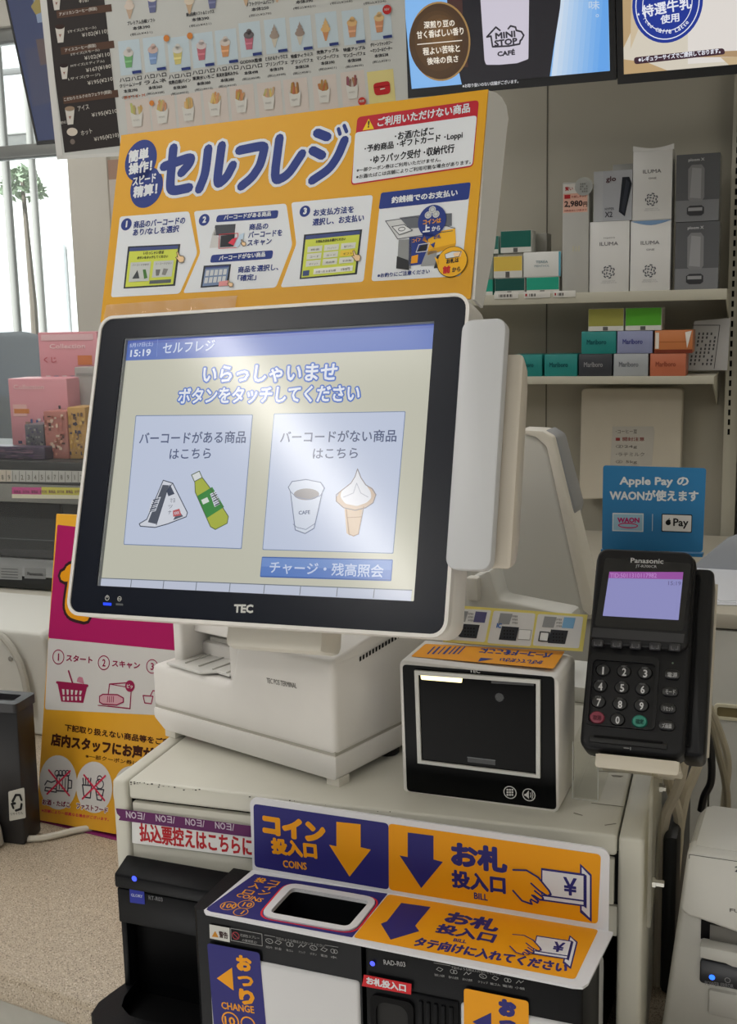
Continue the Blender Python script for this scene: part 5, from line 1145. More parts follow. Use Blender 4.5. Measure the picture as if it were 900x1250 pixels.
def glo(A, w, h):
    R_(A, .0, w * .24, .0, h, ink(176, 178, 182), 1); R_(A, w * .24, w, 0, h, ink(170, 172, 178), 1)
    LT(A, 'glo', w * .32, w * .58, h * .76, h * .13, ink(80, 40, 46), .04, 3); LT(A, 'X2', w * .3, w * .5, h * .08, h * .11, ink(60, 60, 66), .04, 3); LT(A, 'HYPER', w * .3, w * .54, h * .22, h * .05, ink(80, 80, 84), .03, 3)
    A.lpoly([(w * .66, h * .18), (w * .82, h * .08), (w * .99, h * .72), (w * .92, h * .86), (w * .74, h * .86)], ink(34, 36, 44), 3); A.lpoly([(w * .72, h * .2), (w * .8, h * .14), (w * .93, h * .74), (w * .84, h * .82)], ink(50, 54, 64), 4)
_, h4, _ = carton('device_box', 'silver device box picturing a black gadget, on top of a white box', 'device box', GB, f1, 725, 772, 208.5, 270, (186, 188, 190), art=glo, z=h2, depth=.06)
carton('device_box', 'plain grey box standing behind the silver gadget box', 'device box', GB, f1, 748, 774, 198, 270, (168, 168, 164), z=h2, y=.10, depth=.05)
carton('device_box', 'white device box, topmost of its stack, with a wavy dipped top', 'device box', GB, f1, 772.5, 821, 182, 268, WBX, art=iluma(True), z=h3, h=.166, depth=.075)
tb = [o for o in bpy.data.objects if o.get('label', '').startswith('white device box, topmost')][0]; sleeve(.096, .166).build('sleeve_lip', tb)
def ploom(A, w, h):
    R_(A, .001, w - .001, .001, h - .001, ink(92, 93, 96), 1); R_(A, .001, w - .001, .001, h * .32, ink(122, 123, 126), 2)
    LT(A, 'ploom X', w * .28, w * .64, h * .88, h * .055, ink(196, 196, 198), .05, 4)
    A.lpoly([(w * .29, h * .34), (w * .36, h * .30), (w * .6, h * .30), (w * .66, h * .36), (w * .65, h * .78), (w * .58, h * .84), (w * .36, h * .84), (w * .28, h * .78)], ink(128, 128, 130), 4); A.lpoly([(w * .33, h * .36), (w * .58, h * .34), (w * .58, h * .78), (w * .37, h * .8)], ink(150, 150, 152), 5)
    A.lpoly([(w * .27, h * .12), (w * .34, h * .09), (w * .6, h * .09), (w * .66, h * .12), (w * .66, h * .21), (w * .6, h * .24), (w * .34, h * .24), (w * .27, h * .21)], ink(60, 60, 63), 4); A.lpoly([(w * .3, h * .16), (w * .62, h * .16), (w * .62, h * .21), (w * .3, h * .21)], ink(150, 150, 152), 5)
_, h5, _ = carton('device_box', 'dark grey device box on the shelf board, under its twin', 'device box', GB, f1, 824, 878, 271, 354.5, (96, 97, 100), art=ploom, depth=.08, rough=.2)
carton('device_box', 'dark grey device box on top of its twin', 'device box', GB, f1, 825, 879, 188, 271, (96, 97, 100), art=ploom, z=h5, depth=.08, rough=.2)
# lower shelf
GL = 'cigarette cartons on the lower shelf'
HP = .056
def row(u0, u1, lab, col, txt, tc, z, art=None): return carton('cigarette_carton', lab, 'cigarette carton', GL, f2, u0, u1, 440, 460, col, z=z, h=HP, art=art or (brand(txt, tc) if txt else None), depth=.085)
TL_ = (34, 132, 128)
row(625, 662, 'teal carton at the left end of the bottom row, lower shelf', TL_, 'Marlboro', (24, 84, 90), 0)
row(664.5, 705, 'second teal carton of the bottom row, left of the black carton', TL_, 'Marlboro', (24, 84, 90), 0)
row(706.5, 747.5, 'black carton in the bottom row, lower shelf', (56, 58, 64), 'Marlboro', (150, 150, 152), 0)
row(749, 791.5, 'silver grey carton in the bottom row, lower shelf', (164, 168, 172), 'Marlboro', (116, 120, 126), 0)
row(793.5, 837.5, 'orange carton in the bottom row, lower shelf', (190, 108, 78), 'Marlboro', (150, 78, 58), 0)
row(709.5, 752, 'teal carton in the second row above the black carton', TL_, 'Marlboro', (24, 84, 90), HP)
row(753, 796.5, 'lilac grey carton in the second row, lower shelf', (140, 146, 180), 'Marlboro', (70, 72, 140), HP)
def opened(A, w, h):
    R_(A, .002, w * .12, h * .2, h * .9, ink(224, 216, 206), 2); R_(A, w * .12, w * .9, h * .48, h * .5, ink(150, 84, 44), 2); R_(A, .0, w, 0, h * .16, ink(120, 56, 40), 2); A.lpoly([(w * .86, h * .2), (w * .97, h * .96), (w * .8, h * .9)], ink(226, 220, 212), 3)
row(798.5, 845, 'opened orange brown carton in the second row with white flaps', (196, 120, 70), '', (0, 0, 0), HP, art=opened)
row(717.5, 761, 'olive yellow pack on the top row, lower shelf', (206, 206, 200), '', (0, 0, 0), HP * 2, art=band((150, 148, 74), frac=.22))
row(762.5, 807, 'bright green pack on the top row, lower shelf', (206, 206, 200), '', (0, 0, 0), HP * 2, art=band((84, 160, 50), frac=.22))
# notices
nf = f2.sub((f2.pl(842, 452, 1, .10).x, .12, .012), rx=-6, rz=4)
L = lambda u, v: tuple(nf.pl(u, v, 1, 0)[k] for k in (0, 2))
b = MB().prism([L(838, 452), L(888, 452), L(892, 388), L(848, 392)], 'y', 0, .001, ink(186, 186, 186)); A = Art(b, nf, 'y', 0, eps=.0005)
A.stroke([(846, 397), (879, 397)], .8, ink(70, 70, 74), 1); A.stroke([(879, 397), (872, 450)], .8, ink(70, 70, 74), 1)
for k in range(6):
    for j in range(9):
        if (k * 7 + j * 3) % 5: A.poly([(873 - 5 * k - j * .7, 406 + j * 4.6), (875 - 5 * k - j * .7, 406 + j * 4.6), (874.6 - 5 * k - j * .7, 409 + j * 4.6), (872.6 - 5 * k - j * .7, 409 + j * 4.6)], ink(80, 80, 84), 1)
b.build('paper_notice', fr=nf); tag(bpy.data.objects['paper_notice'], 'printed grey paper notice standing at the right end of the lower shelf', 'notice')
wf = frame((at(712, 610, 3.0).x, 3.06, at(712, 612, 3.0).z))
L = lambda u, v: tuple(wf.pl(u, v, 1, 0)[k] for k in (0, 2))
th = thing('hanging_cover', 'off-white cloth-like cover hanging under the lower shelf, memo stuck on it', 'cover', wf)
b = MB().prism(rquad([L(707, 610), L(830, 606), L(834, 474), L(710, 474)], .012), 'y', 0, .05, mat((214, 206, 190), .6, noise=.03, nscale=12, bump=.2), .012, 3); b.build('cloth', th)
b = MB(); A = Art(b, wf, 'y', -.0008, eps=.0006); A.poly([(748, 520.5), (798, 520.5), (799.5, 527), (796, 568), (745, 569)], ink(202, 198, 190), 1)
for k, (t, c) in enumerate((('･コーヒー豆', (120, 116, 112)), ('■ 開封注意', (160, 70, 70)), ('②24g', (130, 126, 122)), ('･ラテミルク', (130, 126, 122)), ('② 5kg', (130, 126, 122)))): A.text(t, (752, 529 + 9.3 * k), (775 + (12 if k in (1, 3) else 3), 529 + 9.3 * k), 4.6, ink(*c), .02, 2)
b.build('memo', th, flat=True)

# ------------------------------------------------------------------ rear work counter and what stands on it, right
RY = 2.25; rz = at(890, 748, RY).z; rx0 = at(870, 850, RY).x
fr = frame((-1.05, RY, 0)); th = thing('rear_counter', 'grey back counter along the wall with a recessed door pull', 'counter', fr)
MB().box(0, 2.65, -.01, .78, rz - .03, rz, mat((178, 172, 158), .45), .003).build('worktop', th)
dx = rx0 + 1.05
MB().box(0, dx - .004, .01, .7, .08, rz - .035, mat((168, 166, 158), .5)).build('carcass', th)
b = MB().box(dx, dx + .6, -.005, .03, .08, rz - .035, mat((184, 183, 176), .45, noise=.02), .003); dr_ = b.build('door', th)
p = fr.pl(886, 869, 1, -.006); b = MB().ring(rrect(p.x - .022, p.x + .05, p.z - .016, p.z + .016, .008), rrect(p.x - .016, p.x + .044, p.z - .010, p.z + .010, .005), 'y', -.009, -.005, mat((206, 200, 176), .35)).box(p.x - .016, p.x + .044, -.0055, -.0048, p.z - .010, p.z + .010, mat((120, 108, 74), .5)); b.build('door_pull', dr_)
p = at(884, 745, RY + .05); fr = frame((p.x, RY + .04, rz + .001), 12)
for k in range(3):
    o = MB().box(0, .21, 0, .297, 0, .0012, ink(214, 216, 222), 0).build('paper_sheet', fr=frame((p.x - .02 + .006 * k, RY + .05 + .01 * k, rz + .001 + .0014 * k), 9 + 7 * k)); tag(o, ('bottom sheet of the loose papers on the back counter', 'middle sheet of the loose papers on the back counter', 'top sheet of the loose papers on the back counter')[k], 'paper', 'papers on the back counter')
p = at(893, 725, RY + .12); o = MB().prism([(-.14, 0), (.2, 0), (.2, .10), (.0, .10), (-.06, .075)], 'y', 0, .02, mat((150, 154, 160), .4), .003).build('document_tray', fr=frame((p.x + .04, RY + .36, rz + .0))); tag(o, 'grey document tray standing behind the loose papers', 'tray')
# cables right of the card terminal
def cable(px, Y, r, col, label):
    P = [at(u, v, Y) for u, v in px]; S_ = []
    for i in range(len(P) - 1):
        p0, p1, p2, p3 = P[max(i - 1, 0)], P[i], P[i + 1], P[min(i + 2, len(P) - 1)]
        for k in range(5):
            t = k / 5; S_.append(.5 * ((2 * p1) + (p2 - p0) * t + (2 * p0 - 5 * p1 + 4 * p2 - p3) * t * t + (3 * p1 - p0 - 3 * p2 + p3) * t ** 3))
    S_.append(P[-1]); o = MB().tube([p - S_[0] for p in S_], r, mat(col, .45), 8).build('cable', fr=frame(S_[0])); tag(o, label, 'cable', 'cables hanging right of the card terminal')
cable([(862, 868), (870, 890), (876, 915), (884, 945), (888, 978), (886, 1010)], 1.30, .0042, (150, 142, 122), 'grey brown cable right of the black cable, curving down to the printer')
cable([(858, 880), (866, 905), (869, 930), (868, 955), (860, 972), (856, 990)], 1.27, .0042, (30, 30, 32), 'black cable dropping behind the beige printer')
cable([(866, 862), (880, 895), (889, 930), (886, 965), (882, 1000)], 1.33, .0042, (176, 168, 148), 'beige cable looping furthest right behind the printer')
cable([(850, 905), (854, 925), (845, 952), (838, 968), (830, 1010), (822, 1080), (815, 1270)], 1.14, .005, (206, 196, 174), 'cream cable running down beside the bracket')
cable([(812, 930), (818, 960), (826, 985), (829, 1015), (822, 1100), (812, 1290)], 1.12, .0052, (200, 190, 168), 'cream cable tied close to the side of the cabinet')
cable([(836, 925), (830, 955), (822, 975), (812, 1000), (806, 1060), (800, 1290)], 1.10, .0052, (196, 186, 166), 'cream cable crossing in front of the tied one')

# ------------------------------------------------------------------ overhead menu screens
TILT = -15.0                                        # leaning forward, facing down to the customers
def overhead(u0, v0, u1, Y, w_, h_, label):
    p = at(u0, v0, Y); fr = WORLD.sub((p.x, Y, p.z), rx=15.0); return fr
def menu_screen(bl, br, Y, hgt, label, paint, bz=.014):
    p = at(bl[0], bl[1], Y); e = at(br[0], br[1], Y); yaw = 0
    fr = WORLD.sub((p.x, Y, p.z), rx=15.0); w = (e - p).length
    th = thing('menu_screen', label, 'screen', fr, 'overhead menu screens')
    b = MB().box(0, w, .002, .05, 0, hgt, mat((20, 21, 24), .35), .004).ring([(0, 0), (w, 0), (w, hgt), (0, hgt)], [(bz, bz + .006), (w - bz, bz + .006), (w - bz, hgt - bz), (bz, hgt - bz)], 'y', -.004, .004, mat((16, 17, 20), .3)); b.build('casing', th)
    b = MB(); A = Art(b, fr, 'y', -.0005, eps=.0006); A.lo = (bz, w - bz, bz + .006, hgt - bz); paint(A); b.build('picture', th, flat=True)
    b = MB(); b.tube([(w / 2, .08, hgt * .9), (w / 2, .3, hgt * .9 + .3)], .015, mat((60, 60, 62), .4)); b.box(w / 2 - .08, w / 2 + .08, .045, .09, hgt * .8, hgt * .95, mat((50, 50, 52), .5)); b.build('ceiling_arm', th)
def fill(A, m, l=0): x0, x1, z0, z1 = A.lo; A.lpoly([(x0, z0), (x1, z0), (x1, z1), (x0, z1)], m, l)
def lclip(A, px, m, l):
    """polygon kept within the lit area"""
    x0, x1, z0, z1 = A.lo; A.lpoly([(min(max(a, x0), x1), min(max(c, z0), z1)) for a, c in (A.q(p) for p in px)], m, l)
def coffee(A):
    g = lambda *c: glow(*c, k=1.18)
    fill(A, g(132, 184, 238)); x0, x1, z0, z1 = A.lo
    n = 10
    for k in range(n): c = [a + (b_ - a) * k / n for a, b_ in ((206, 90), (222, 160), (240, 236))]; lclip(A, [(683 + 6.2 * k - 8, 130), (683 + 6.2 * (k + 1) - 8 + (8 if k == n - 1 else 0), 130), (690 + 5.6 * (k + 1) + (8 if k == n - 1 else 0), -60), (690 + 5.6 * k, -60)], g(*c), 1)
    lclip(A, [(541, -60), (549, 10), (560, 85), (566, 130), (673, 130), (676, 60), (684, 10), (690, -60)], g(30, 28, 34), 2)
    lclip(A, [(541, -60), (547, 10), (556, 60), (562, 82), (572, 82), (566, 30), (562, -60)], g(70, 44, 40), 3)
    A.rpoly([(583, -60), (647, -60), (645.5, 72), (632, 77), (610, 79), (594, 79), (592, 74)], .003, g(206, 200, 214), 4)
    ik = g(44, 40, 50)
    A.stroke([(602, 57), (600, 44), (595, 45), (606, 33), (611, 37)], 2.0, ik, 6); A.stroke([(602, 57), (622, 56), (635, 53.5), (636, 49)], 2.0, ik, 6)
    A.stroke([(621, 35), (624, 31.5), (630, 33), (631, 37), (637, 38.5), (640, 43), (637.5, 48), (635.5, 50)], 2.0, ik, 6)
    A.text('MINI', (605.5, 48), (630, 45), 8, ik, .13, 6); A.text('STOP', (604.5, 57), (632.5, 53.5), 8, ik, .13, 6); A.text('CAFÉ', (608, 69), (629.5, 66.8), 7.6, ik, .12, 6)
    gold = g(88, 62, 34); A.disc((537.5, 51), 37, g(160, 126, 76), 5, 44, ry=43.5); A.disc((537.5, 51), 35, g(70, 48, 30), 6, 44, ry=41.5)
    for k in range(5): A.disc((533 + 2 * k, 52 - 2 * k), 33 - 5 * k, g(74 + 9 * k, 52 + 7 * k, 31 + 4 * k), 7 + k, 40, ry=39 - 6 * k)
    tw = g(236, 228, 214)
    A.text('深煎り豆の', (519, 35), (556.5, 32), 9, tw, .05, 13); A.text('甘く香ばしい香り', (510.5, 47.5), (567.5, 42), 9.5, tw, .05, 13); A.stroke([(511, 54), (565, 49)], 1, tw, 13); A.text('程よい苦味と', (518, 67.5), (563, 63), 9.5, tw, .05, 13); A.text('後味の良さ', (523, 79), (561, 75.5), 9, tw, .05, 13)
    A.text('※お取り扱いのない店舗がございます。', (566, 107), (634, 101), 4.8, g(206, 206, 210), .04, 13)
    A.text('味', (719.5, 12), (733, 11), 11, g(190, 210, 236), .03, 13); A.text('。', (728, 21), (732, 20.8), 4, g(190, 210, 236), .05, 13)
def latte(A):
    g = lambda *c: glow(*c, k=1.18)
    fill(A, g(214, 206, 190)); rr = random.Random(2)
    lclip(A, [(840, -60), (980, -60), (980, 70), (840, 78)], g(226, 220, 214), 1); lclip(A, [(850, 64), (980, 58), (980, 68), (850, 70)], g(176, 146, 110), 2); lclip(A, [(745, -60), (785, -60), (775, 30), (745, 60)], g(186, 158, 118), 2); lclip(A, [(745, 74), (790, 76), (815, 92), (745, 100)], g(190, 160, 116), 2)
    lclip(A, [(772, -60), (800, -60), (786, 20), (770, 60)], g(206, 188, 158), 3); lclip(A, [(880, 70), (980, 66), (980, 100), (890, 96)], g(200, 176, 138), 3)
    bl_ = g(26, 52, 148); wt = g(232, 234, 244)
    A.disc((815, 4), 43, bl_, 5, 44, ry=46); A.hoop((815, 4), 38.5, 1.2, wt, 6, 44, ry=41.5); A.hoop((815, 4), 30, 1, wt, 6, 44, ry=32)
    A.text('特選牛乳', (785, 22), (845, 10), 15.5, wt, .05, 7); A.text('使用', (807, 29.5), (830, 26), 11, wt, .05, 7)
    s = 'Iced Caffè Latte'
    for k, c in enumerate(s):
        a = math.radians(212 + 106 * k / (len(s) - 1)); r = 34.3; A.text(c, (815 + r * math.cos(a) * 1 - 1.8 * (-math.sin(a)), 4 - r * 1.08 * math.sin(a) + 1.8 * (math.cos(a)) + 2 * 0), (815 + r * math.cos(a) + 1.8 * (-math.sin(a)), 4 - r * 1.08 * math.sin(a) - 1.8 * math.cos(a)), 5.2, wt, .05, 7)
    A.text('★', (778, 19.5), (782, 19), 4, wt, 0, 7)
    A.rpoly([(774, 70), (884, 58.5), (886, 66), (775, 78.5)], .008, g(62, 36, 50), 5); A.text('※レギュラーサイズでご提供しております。', (780, 76), (880, 64.8), 6.4, wt, .06, 6)
def bluescreen(A):
    g = lambda *c: glow(*c, k=.8)
    fill(A, g(54, 66, 108)); lclip(A, [(30, -60), (80, -60), (84, 22), (46, 28)], g(150, 166, 190), 1); lclip(A, [(38, 8), (50, -10), (58, 12), (44, 18)], g(170, 150, 80), 2); lclip(A, [(30, 60), (80, 50), (84, 120), (40, 130)], g(70, 74, 104), 1); lclip(A, [(44, 48), (80, 44), (84, 70), (50, 80)], g(104, 86, 84), 2)
menu_screen((497, 120), (753, 103.5), 2.72, .62, 'middle overhead menu screen showing iced coffee and a gold disc', coffee)
menu_screen((754.5, 103), (1010, 87), 2.72, .62, 'right hand overhead menu screen showing a blue round milk emblem', latte)
menu_screen((46, 177), (220, 169), 2.60, .62, 'dark blue overhead menu screen behind the left edge of the poster', bluescreen, bz=.004)

# ------------------------------------------------------------------ clear hanging sheet with the menu poster
VY = 1.75; p = at(77, 190, VY); VF = WORLD.sub((p.x, VY, p.z), rx=5, rz=7)
th = thing('menu_poster', 'large laminated menu poster with a black coffee price column, hung behind the yellow sign', 'poster', VF)
L = lambda u, v: tuple(VF.pl(u, v, 1, 0)[k] for k in (0, 2))
tlz = L(300, -60)[1]; br_ = L(499, 150); xr_ = br_[0]
b = MB().box(0, xr_, 0, .0012, 0, tlz, ink(196, 198, 196)); A = Art(b, VF, 'y', 0, eps=.0003)
K = ink(54, 50, 50); KB = ink(88, 66, 56); KT = ink(206, 202, 196)
A.poly([(47, -60), (121, -60), (147, 178), (79, 186.5)], K, 1)
def bnd(u0, v0, u1, v1, t, a, e):
    A.poly([(u0, v0), (u1, v1), (u1 + 1, v1 + 9), (u0 + 1, v0 + 9)], KB, 2); A.text(t, a, e, 5.2, KT, .04, 3)
bnd(69, 13.5, 136, 5, 'アメリカンコーヒー(税抜)', (73, 20.5), (119, 13)); bnd(74, 58, 139, 49.5, 'アイスコーヒー(税抜)', (80, 64.5), (118, 58)); bnd(77, 118, 144, 109.5, 'こだわりミルクのカフェラテ(税抜)', (79, 124.5), (137, 114.5))
for (t, a, e, h) in (('¥167', (97, 4), (110, 2), 6), ('Sサイズ(スモール)', (83.5, 41.5), (118, 35.5), 5), ('¥102(¥110)', (101, 47), (133, 41.5), 7), ('Sサイズ(スモール)', (87, 69), (122, 63), 4.6), ('¥102(¥110)', (104, 75), (137, 69.5), 7), ('Mサイズ(ミディアム)', (87, 83), (128, 76.5), 4.6), ('¥167(¥180)', (106, 90), (138.5, 84), 7), ('Lサイズ(ラージ)', (84, 99), (123, 93), 4.6), ('¥195(¥210)', (108, 105.5), (140.5, 99.5), 7), ('アイス', (96, 136), (109.5, 133), 7), ('¥195(¥210)', (113, 144.5), (146, 138.5), 7), ('ホット', (100, 166), (113.5, 162.5), 7), ('¥195(¥210)', (116, 174), (146, 168), 7)):
    A.text(t, a, e, h * .92, KT, .02, 3)
def cup(u, v, s, drink, lid=False):
    A.poly([(u - s * .45, v - s * .7), (u + s * .45, v - s * .78), (u + s * .32, v + s * .75), (u - s * .2, v + s * .8)], ink(206, 202, 196), 3); A.disc((u, v - s * .72), s * .46, ink(*drink), 4, 16, ry=s * .2); A.poly([(u - .1 * s, v), (u + .16 * s, v - .03 * s), (u + .02 * s, v + .3 * s)], ink(150, 110, 100), 4)
cup(69, 3, 12, (190, 186, 180)); cup(73.5, 42, 13, (60, 44, 40)); cup(78.5, 88, 11, (50, 40, 40)); cup(85.5, 142, 13, (150, 130, 110)); A.disc((88.5, 161), 6.6, ink(206, 196, 184), 4, 18, ry=4.4); A.disc((89, 173), 3, ink(120, 110, 104), 4, 12)
A.text('MENU', (73, 152), (82, 150.5), 3.4, KT, 0, 3)
BTX = ink(56, 56, 62); TILE = ink(190, 206, 216); BLUE = ink(52, 64, 122)
slope = -.131
def cap(u, v, w, lines):
    for k, t in enumerate(lines):
        ww = w * (1 if k < len(lines) - 2 else .62 if k == len(lines) - 2 else .8); vv = v + 6.9 * k; A.text(t, (u - ww / 2, vv + 5 + ww / 2 * .131), (u + ww / 2, vv + 5 - ww / 2 * .131), (5, 5, 4.6, 3.8)[min(k + 4 - len(lines), 3)], BTX, .05 if k < len(lines) - 1 else 0, 2)
def tile(u, v, w, h, m=TILE): A.poly([(u - w, v - h + w * .13), (u + w, v - h - w * .13), (u + w + h * .17, v + h - w * .13), (u - w + h * .17, v + h + w * .13)], m, 1)
def glass(u, v, s, body, top, kind):
    if kind == 'cup':
        A.poly([(u - s * .38, v - s * .3), (u + s * .38, v - s * .38), (u + s * .28, v + s * .8), (u - s * .2, v + s * .86)], ink(*body), 3); A.disc((u, v - s * .35), s * .42, ink(*top), 4, 14, ry=s * .28); A.disc((u + s * .02, v - s * .6), s * .22, ink(*top), 4, 12)
        A.poly([(u - s * .3, v + s * .3), (u + s * .33, v + s * .24), (u + s * .3, v + s * .4), (u - s * .27, v + s * .46)], ink(*[min(255, c + 26) for c in body]), 5)
    elif kind == 'cone':
        A.poly([(u - s * .32, v), (u + s * .36, v - s * .08), (u + s * .1, v + s), (u - .02 * s, v + s)], ink(*body), 3)
        for k in range(3): A.disc((u + s * .02, v - s * .02 - s * .28 * k), s * (.42 - .12 * k), ink(*top), 4 + k, 14, ry=s * (.25 - .05 * k))
        A.poly([(u - s * .08, v - s * .7), (u + s * .1, v - s * .72), (u, v - s * 1.05)], ink(*top), 7)
    elif kind == 'fries':
        rr = random.Random(int(u)); 
        for k in range(9): x = u + s * rr.uniform(-.4, .36); A.stroke([(x, v + s * .1), (x + s * rr.uniform(-.2, .2), v - s * rr.uniform(.4, .85))], s * .17, ink(*[max(0, min(255, c + rr.randint(-22, 18))) for c in top]), 3 + k % 3)
        A.poly([(u - s * .5, v - s * .12), (u - s * .1, v + s * .08), (u + s * .26, v + s * .04), (u + s * .52, v - s * .26), (u + s * .42, v + s), (u - s * .3, v + s * 1.06)], ink(*body), 6); A.text('POTATO', (u - s * .22, v + s * .62), (u + s * .26, v + s * .56), s * .14, ink(150, 146, 144), 0, 7)
def pale(c, k=.28): return tuple(int(a * (1 - k) + b_ * k) for a, b_ in zip(c, (190, 194, 194)))
glass_ = glass
def glass(u, v, s, body, top, kind): glass_(u, v, s, pale(body, .1 if kind == 'fries' else .3), pale(top, .3), kind)
# first row (cut by the picture edge)
for (u, v, k, bd, tp) in ((158, 8, 'cone', (196, 160, 130), (226, 206, 190)), (186, 3, 'cup', (70, 76, 130), (226, 220, 214)), (231, 2, 'cone', (200, 160, 120), (226, 206, 180)), (259, -2, 'cup', (70, 76, 130), (226, 220, 214)), (300, -8, 'cone', (200, 160, 120), (230, 224, 214)), (338, -12, 'cone', (200, 160, 120), (230, 224, 214))):
    glass(u, v, 15, bd, tp, k)
for (u, v, t) in ((173, 24, ['プレミアム白桃ソフト', '本体390', '(税込¥421)']), (245, 13.5, ['岡山白桃ソフト＆ミックス', '本体390', '(税込¥421)']), (318, 1, ['ソフトクリームバニラ', '本体250', '(税込¥270)']), (372, -8, ['岡山白桃ソフト', '本体390', '(税込¥421)']), (417, -14, ['チョコ', '本体340', '(税込¥368)']), (458, -14, ['ミックス', '本体300', '(税込¥324)'])): cap(u, v, 34, t)
row2 = [(157, 70, (84, 160, 84), (214, 206, 200), 'cup', ['ハロハロ', 'クリームソーダ', '本体390', '(税込¥421)']), (187, 66, (104, 140, 200), (206, 170, 160), 'cup', ['ハロハロ', 'ラムネ', '本体360', '(税込¥388)']), (217, 66, (214, 196, 96), (216, 214, 206), 'cup', ['ハロハロ', '完熟白桃パイン', '本体380', '(税込¥410)']), (246, 61, (186, 72, 90), (216, 200, 200), 'cup', ['ハロハロ', '果実氷いちご', '本体380', '(税込¥410)']), (275, 57, (214, 132, 70), (216, 200, 190), 'cup', ['ハロハロ', '果実氷温州みかん', '本体380', '(税込¥410)']), (304, 48, (180, 70, 96), (70, 60, 66), 'cup', ['GODIVA監修', 'ハロハロ', '本体498', '(税込¥538)']), (335, 44, (206, 196, 176), (150, 130, 116), 'cone', ['とろけるティラミス', 'プリンパフェ', '本体370', '(税込¥399)']), (366, 41, (206, 196, 176), (140, 116, 104), 'cone', ['特盛ティラミス', 'プリンパフェ', '本体538', '(税込¥581)']), (397.5, 36, (206, 120, 60), (226, 170, 90), 'cone', ['完熟アップル', 'マンゴーパフェ', '本体390', '(税込¥421)']), (430, 33, (206, 130, 80), (226, 170, 96), 'cup', ['特盛アップル', 'マンゴーパフェ', '本体588', '(税込¥635)']), (463, 27, (206, 120, 70), (226, 180, 110), 'cup', ['グリーンファンタジー', '〜マンゴー＆ピーチ〜', '本体538', '(税込¥581)'])]
for (u, v, bd, tp, k, t) in row2:
    tile(u, v, 13, 21); glass(u, v, 15 if k == 'cup' else 14, bd, tp, k); A.poly([(u + 5, v + 17), (u + 16, v + 15.5), (u + 16.5, v + 19), (u + 5.5, v + 20.5)], BLUE, 8); cap(u + 3, v + 24, 27, t)
for (u, v) in ((204, 47), (232.5, 44)): A.disc((u, v), 3.6, ink(206, 130, 66), 9, 14)
A.disc((473, 12), 5.4, ink(190, 50, 50), 9, 18); A.text('NEW', (470, 13.6), (476, 13), 3, KT, .04, 10)
row3 = [(167, 139, (206, 170, 90)), (198, 135, (200, 150, 90)), (230, 132, (204, 168, 92)), (262, 126, (204, 160, 100)), (294.5, 122, (186, 120, 66)), (328, 118, (206, 166, 90)), (360, 114, (170, 100, 50)), (395.5, 110, (166, 92, 46)), (430, 105, (140, 70, 44))]
PKT = ink(206, 196, 190)
for i, (u, v, tp) in enumerate(row3): tile(u, v + 4, 14.5, 22, PKT); glass(u, v, 15, (212, 210, 204), tp, 'fries'); A.poly([(u + 4, v + 26), (u + 14, v + 24.5), (u + 14, v + 27), (u + 4, v + 28.5)], BLUE, 8)
tile(464, 106, 16, 20, ink(216, 204, 140)); A.rpoly([(455.5, 102), (476, 98.5), (477, 114.5), (458, 117)], .006, ink(186, 44, 48), 3); A.stroke([(457, 107), (475.5, 104)], .9, ink(150, 30, 36), 4); A.stroke([(465, 109), (470, 108)], 1.2, ink(220, 210, 200), 5)
A.disc((442.5, 124), 4.8, ink(190, 60, 52), 9, 16); A.text('期間', (439.5, 125.5), (445.5, 124.6), 3, KT, .03, 10); A.disc((186, 126), 3, ink(206, 130, 66), 9, 12); A.text('ポテトS・M', (152, 122), (178, 118), 4.4, ink(190, 100, 60), .05, 8)
b.build('sheet', th, flat=True)
b = MB().box(-.012, 0, -.0006, .0018, -.004, tlz, ink(206, 206, 204)).box(-.012, xr_, -.0006, .0018, -.006, 0, ink(206, 206, 204)); b.build('margin', th)
MB().box(.3, .306, .0, .003, tlz, tlz + .5, mat((120, 120, 122), .4)).build('hanger', th)
vx0 = at(-60, 300, VY + .03).x; fr = frame((vx0, VY + .035, 1.0), 7)
tag(MB().box(-.6, xr_ + (p.x - vx0) - .05, 0, .0008, .05, 1.75, clear((250, 250, 250), .975, .04)).build('clear_curtain', fr=fr), 'clear hanging plastic sheet across the left background', 'plastic sheet')

# ------------------------------------------------------------------ left background: hot-food counter, microwave, pink goods display
HY_ = 2.15
mz0 = at(40, 722, HY_).z; mz1 = at(40, 612, HY_).z; mx1 = at(76, 660, HY_).x
fr = frame((mx1 - .52, HY_, mz0), 0); th = thing('microwave_oven', 'black fronted microwave oven under the pink display, left background', 'microwave', fr)
hh = mz1 - mz0
b = MB().box(0, .52, .012, .42, .0, hh, mat((70, 72, 74), .4), .004); b.build('casing', th)
b = MB().box(.004, .518, 0, .012, .078, hh - .004, mat((22, 25, 26), .3, spec=.3), .003); A = Art(b, fr, 'y', -.0002, eps=.0005)
A.poly([(-40, 628), (70, 634), (66, 672), (-40, 668)], mat((34, 38, 38), .3, spec=.3), 1); A.stroke([(-40, 655), (68, 660)], 1.2, mat((70, 76, 76), .3), 2); b.build('door', th)
b = MB().box(.004, .518, .0, .012, .034, .076, mat((150, 152, 152), .35, metal=.3), .002); A = Art(b, fr, 'y', -.0002, eps=.0005)
A.poly([(30, 693), (56, 694), (56, 707), (30, 706)], mat((130, 132, 132), .4), 1); A.text('Panasonic', (34, 702), (53, 703), 4, ink(40, 40, 42), .08, 2); A.poly([(-20, 690), (27, 692), (27, 708), (-20, 706)], ink(150, 152, 152), 1)
for k in range(4): A.stroke([(2, 694 + 3.4 * k), (22, 695 + 3.4 * k)], .8, ink(90, 92, 92), 2)
b.build('control_strip', th)
b = MB().box(.0, .52, .004, .4, .004, .034, mat((34, 36, 36), .5), .003); b.build('plinth', th)
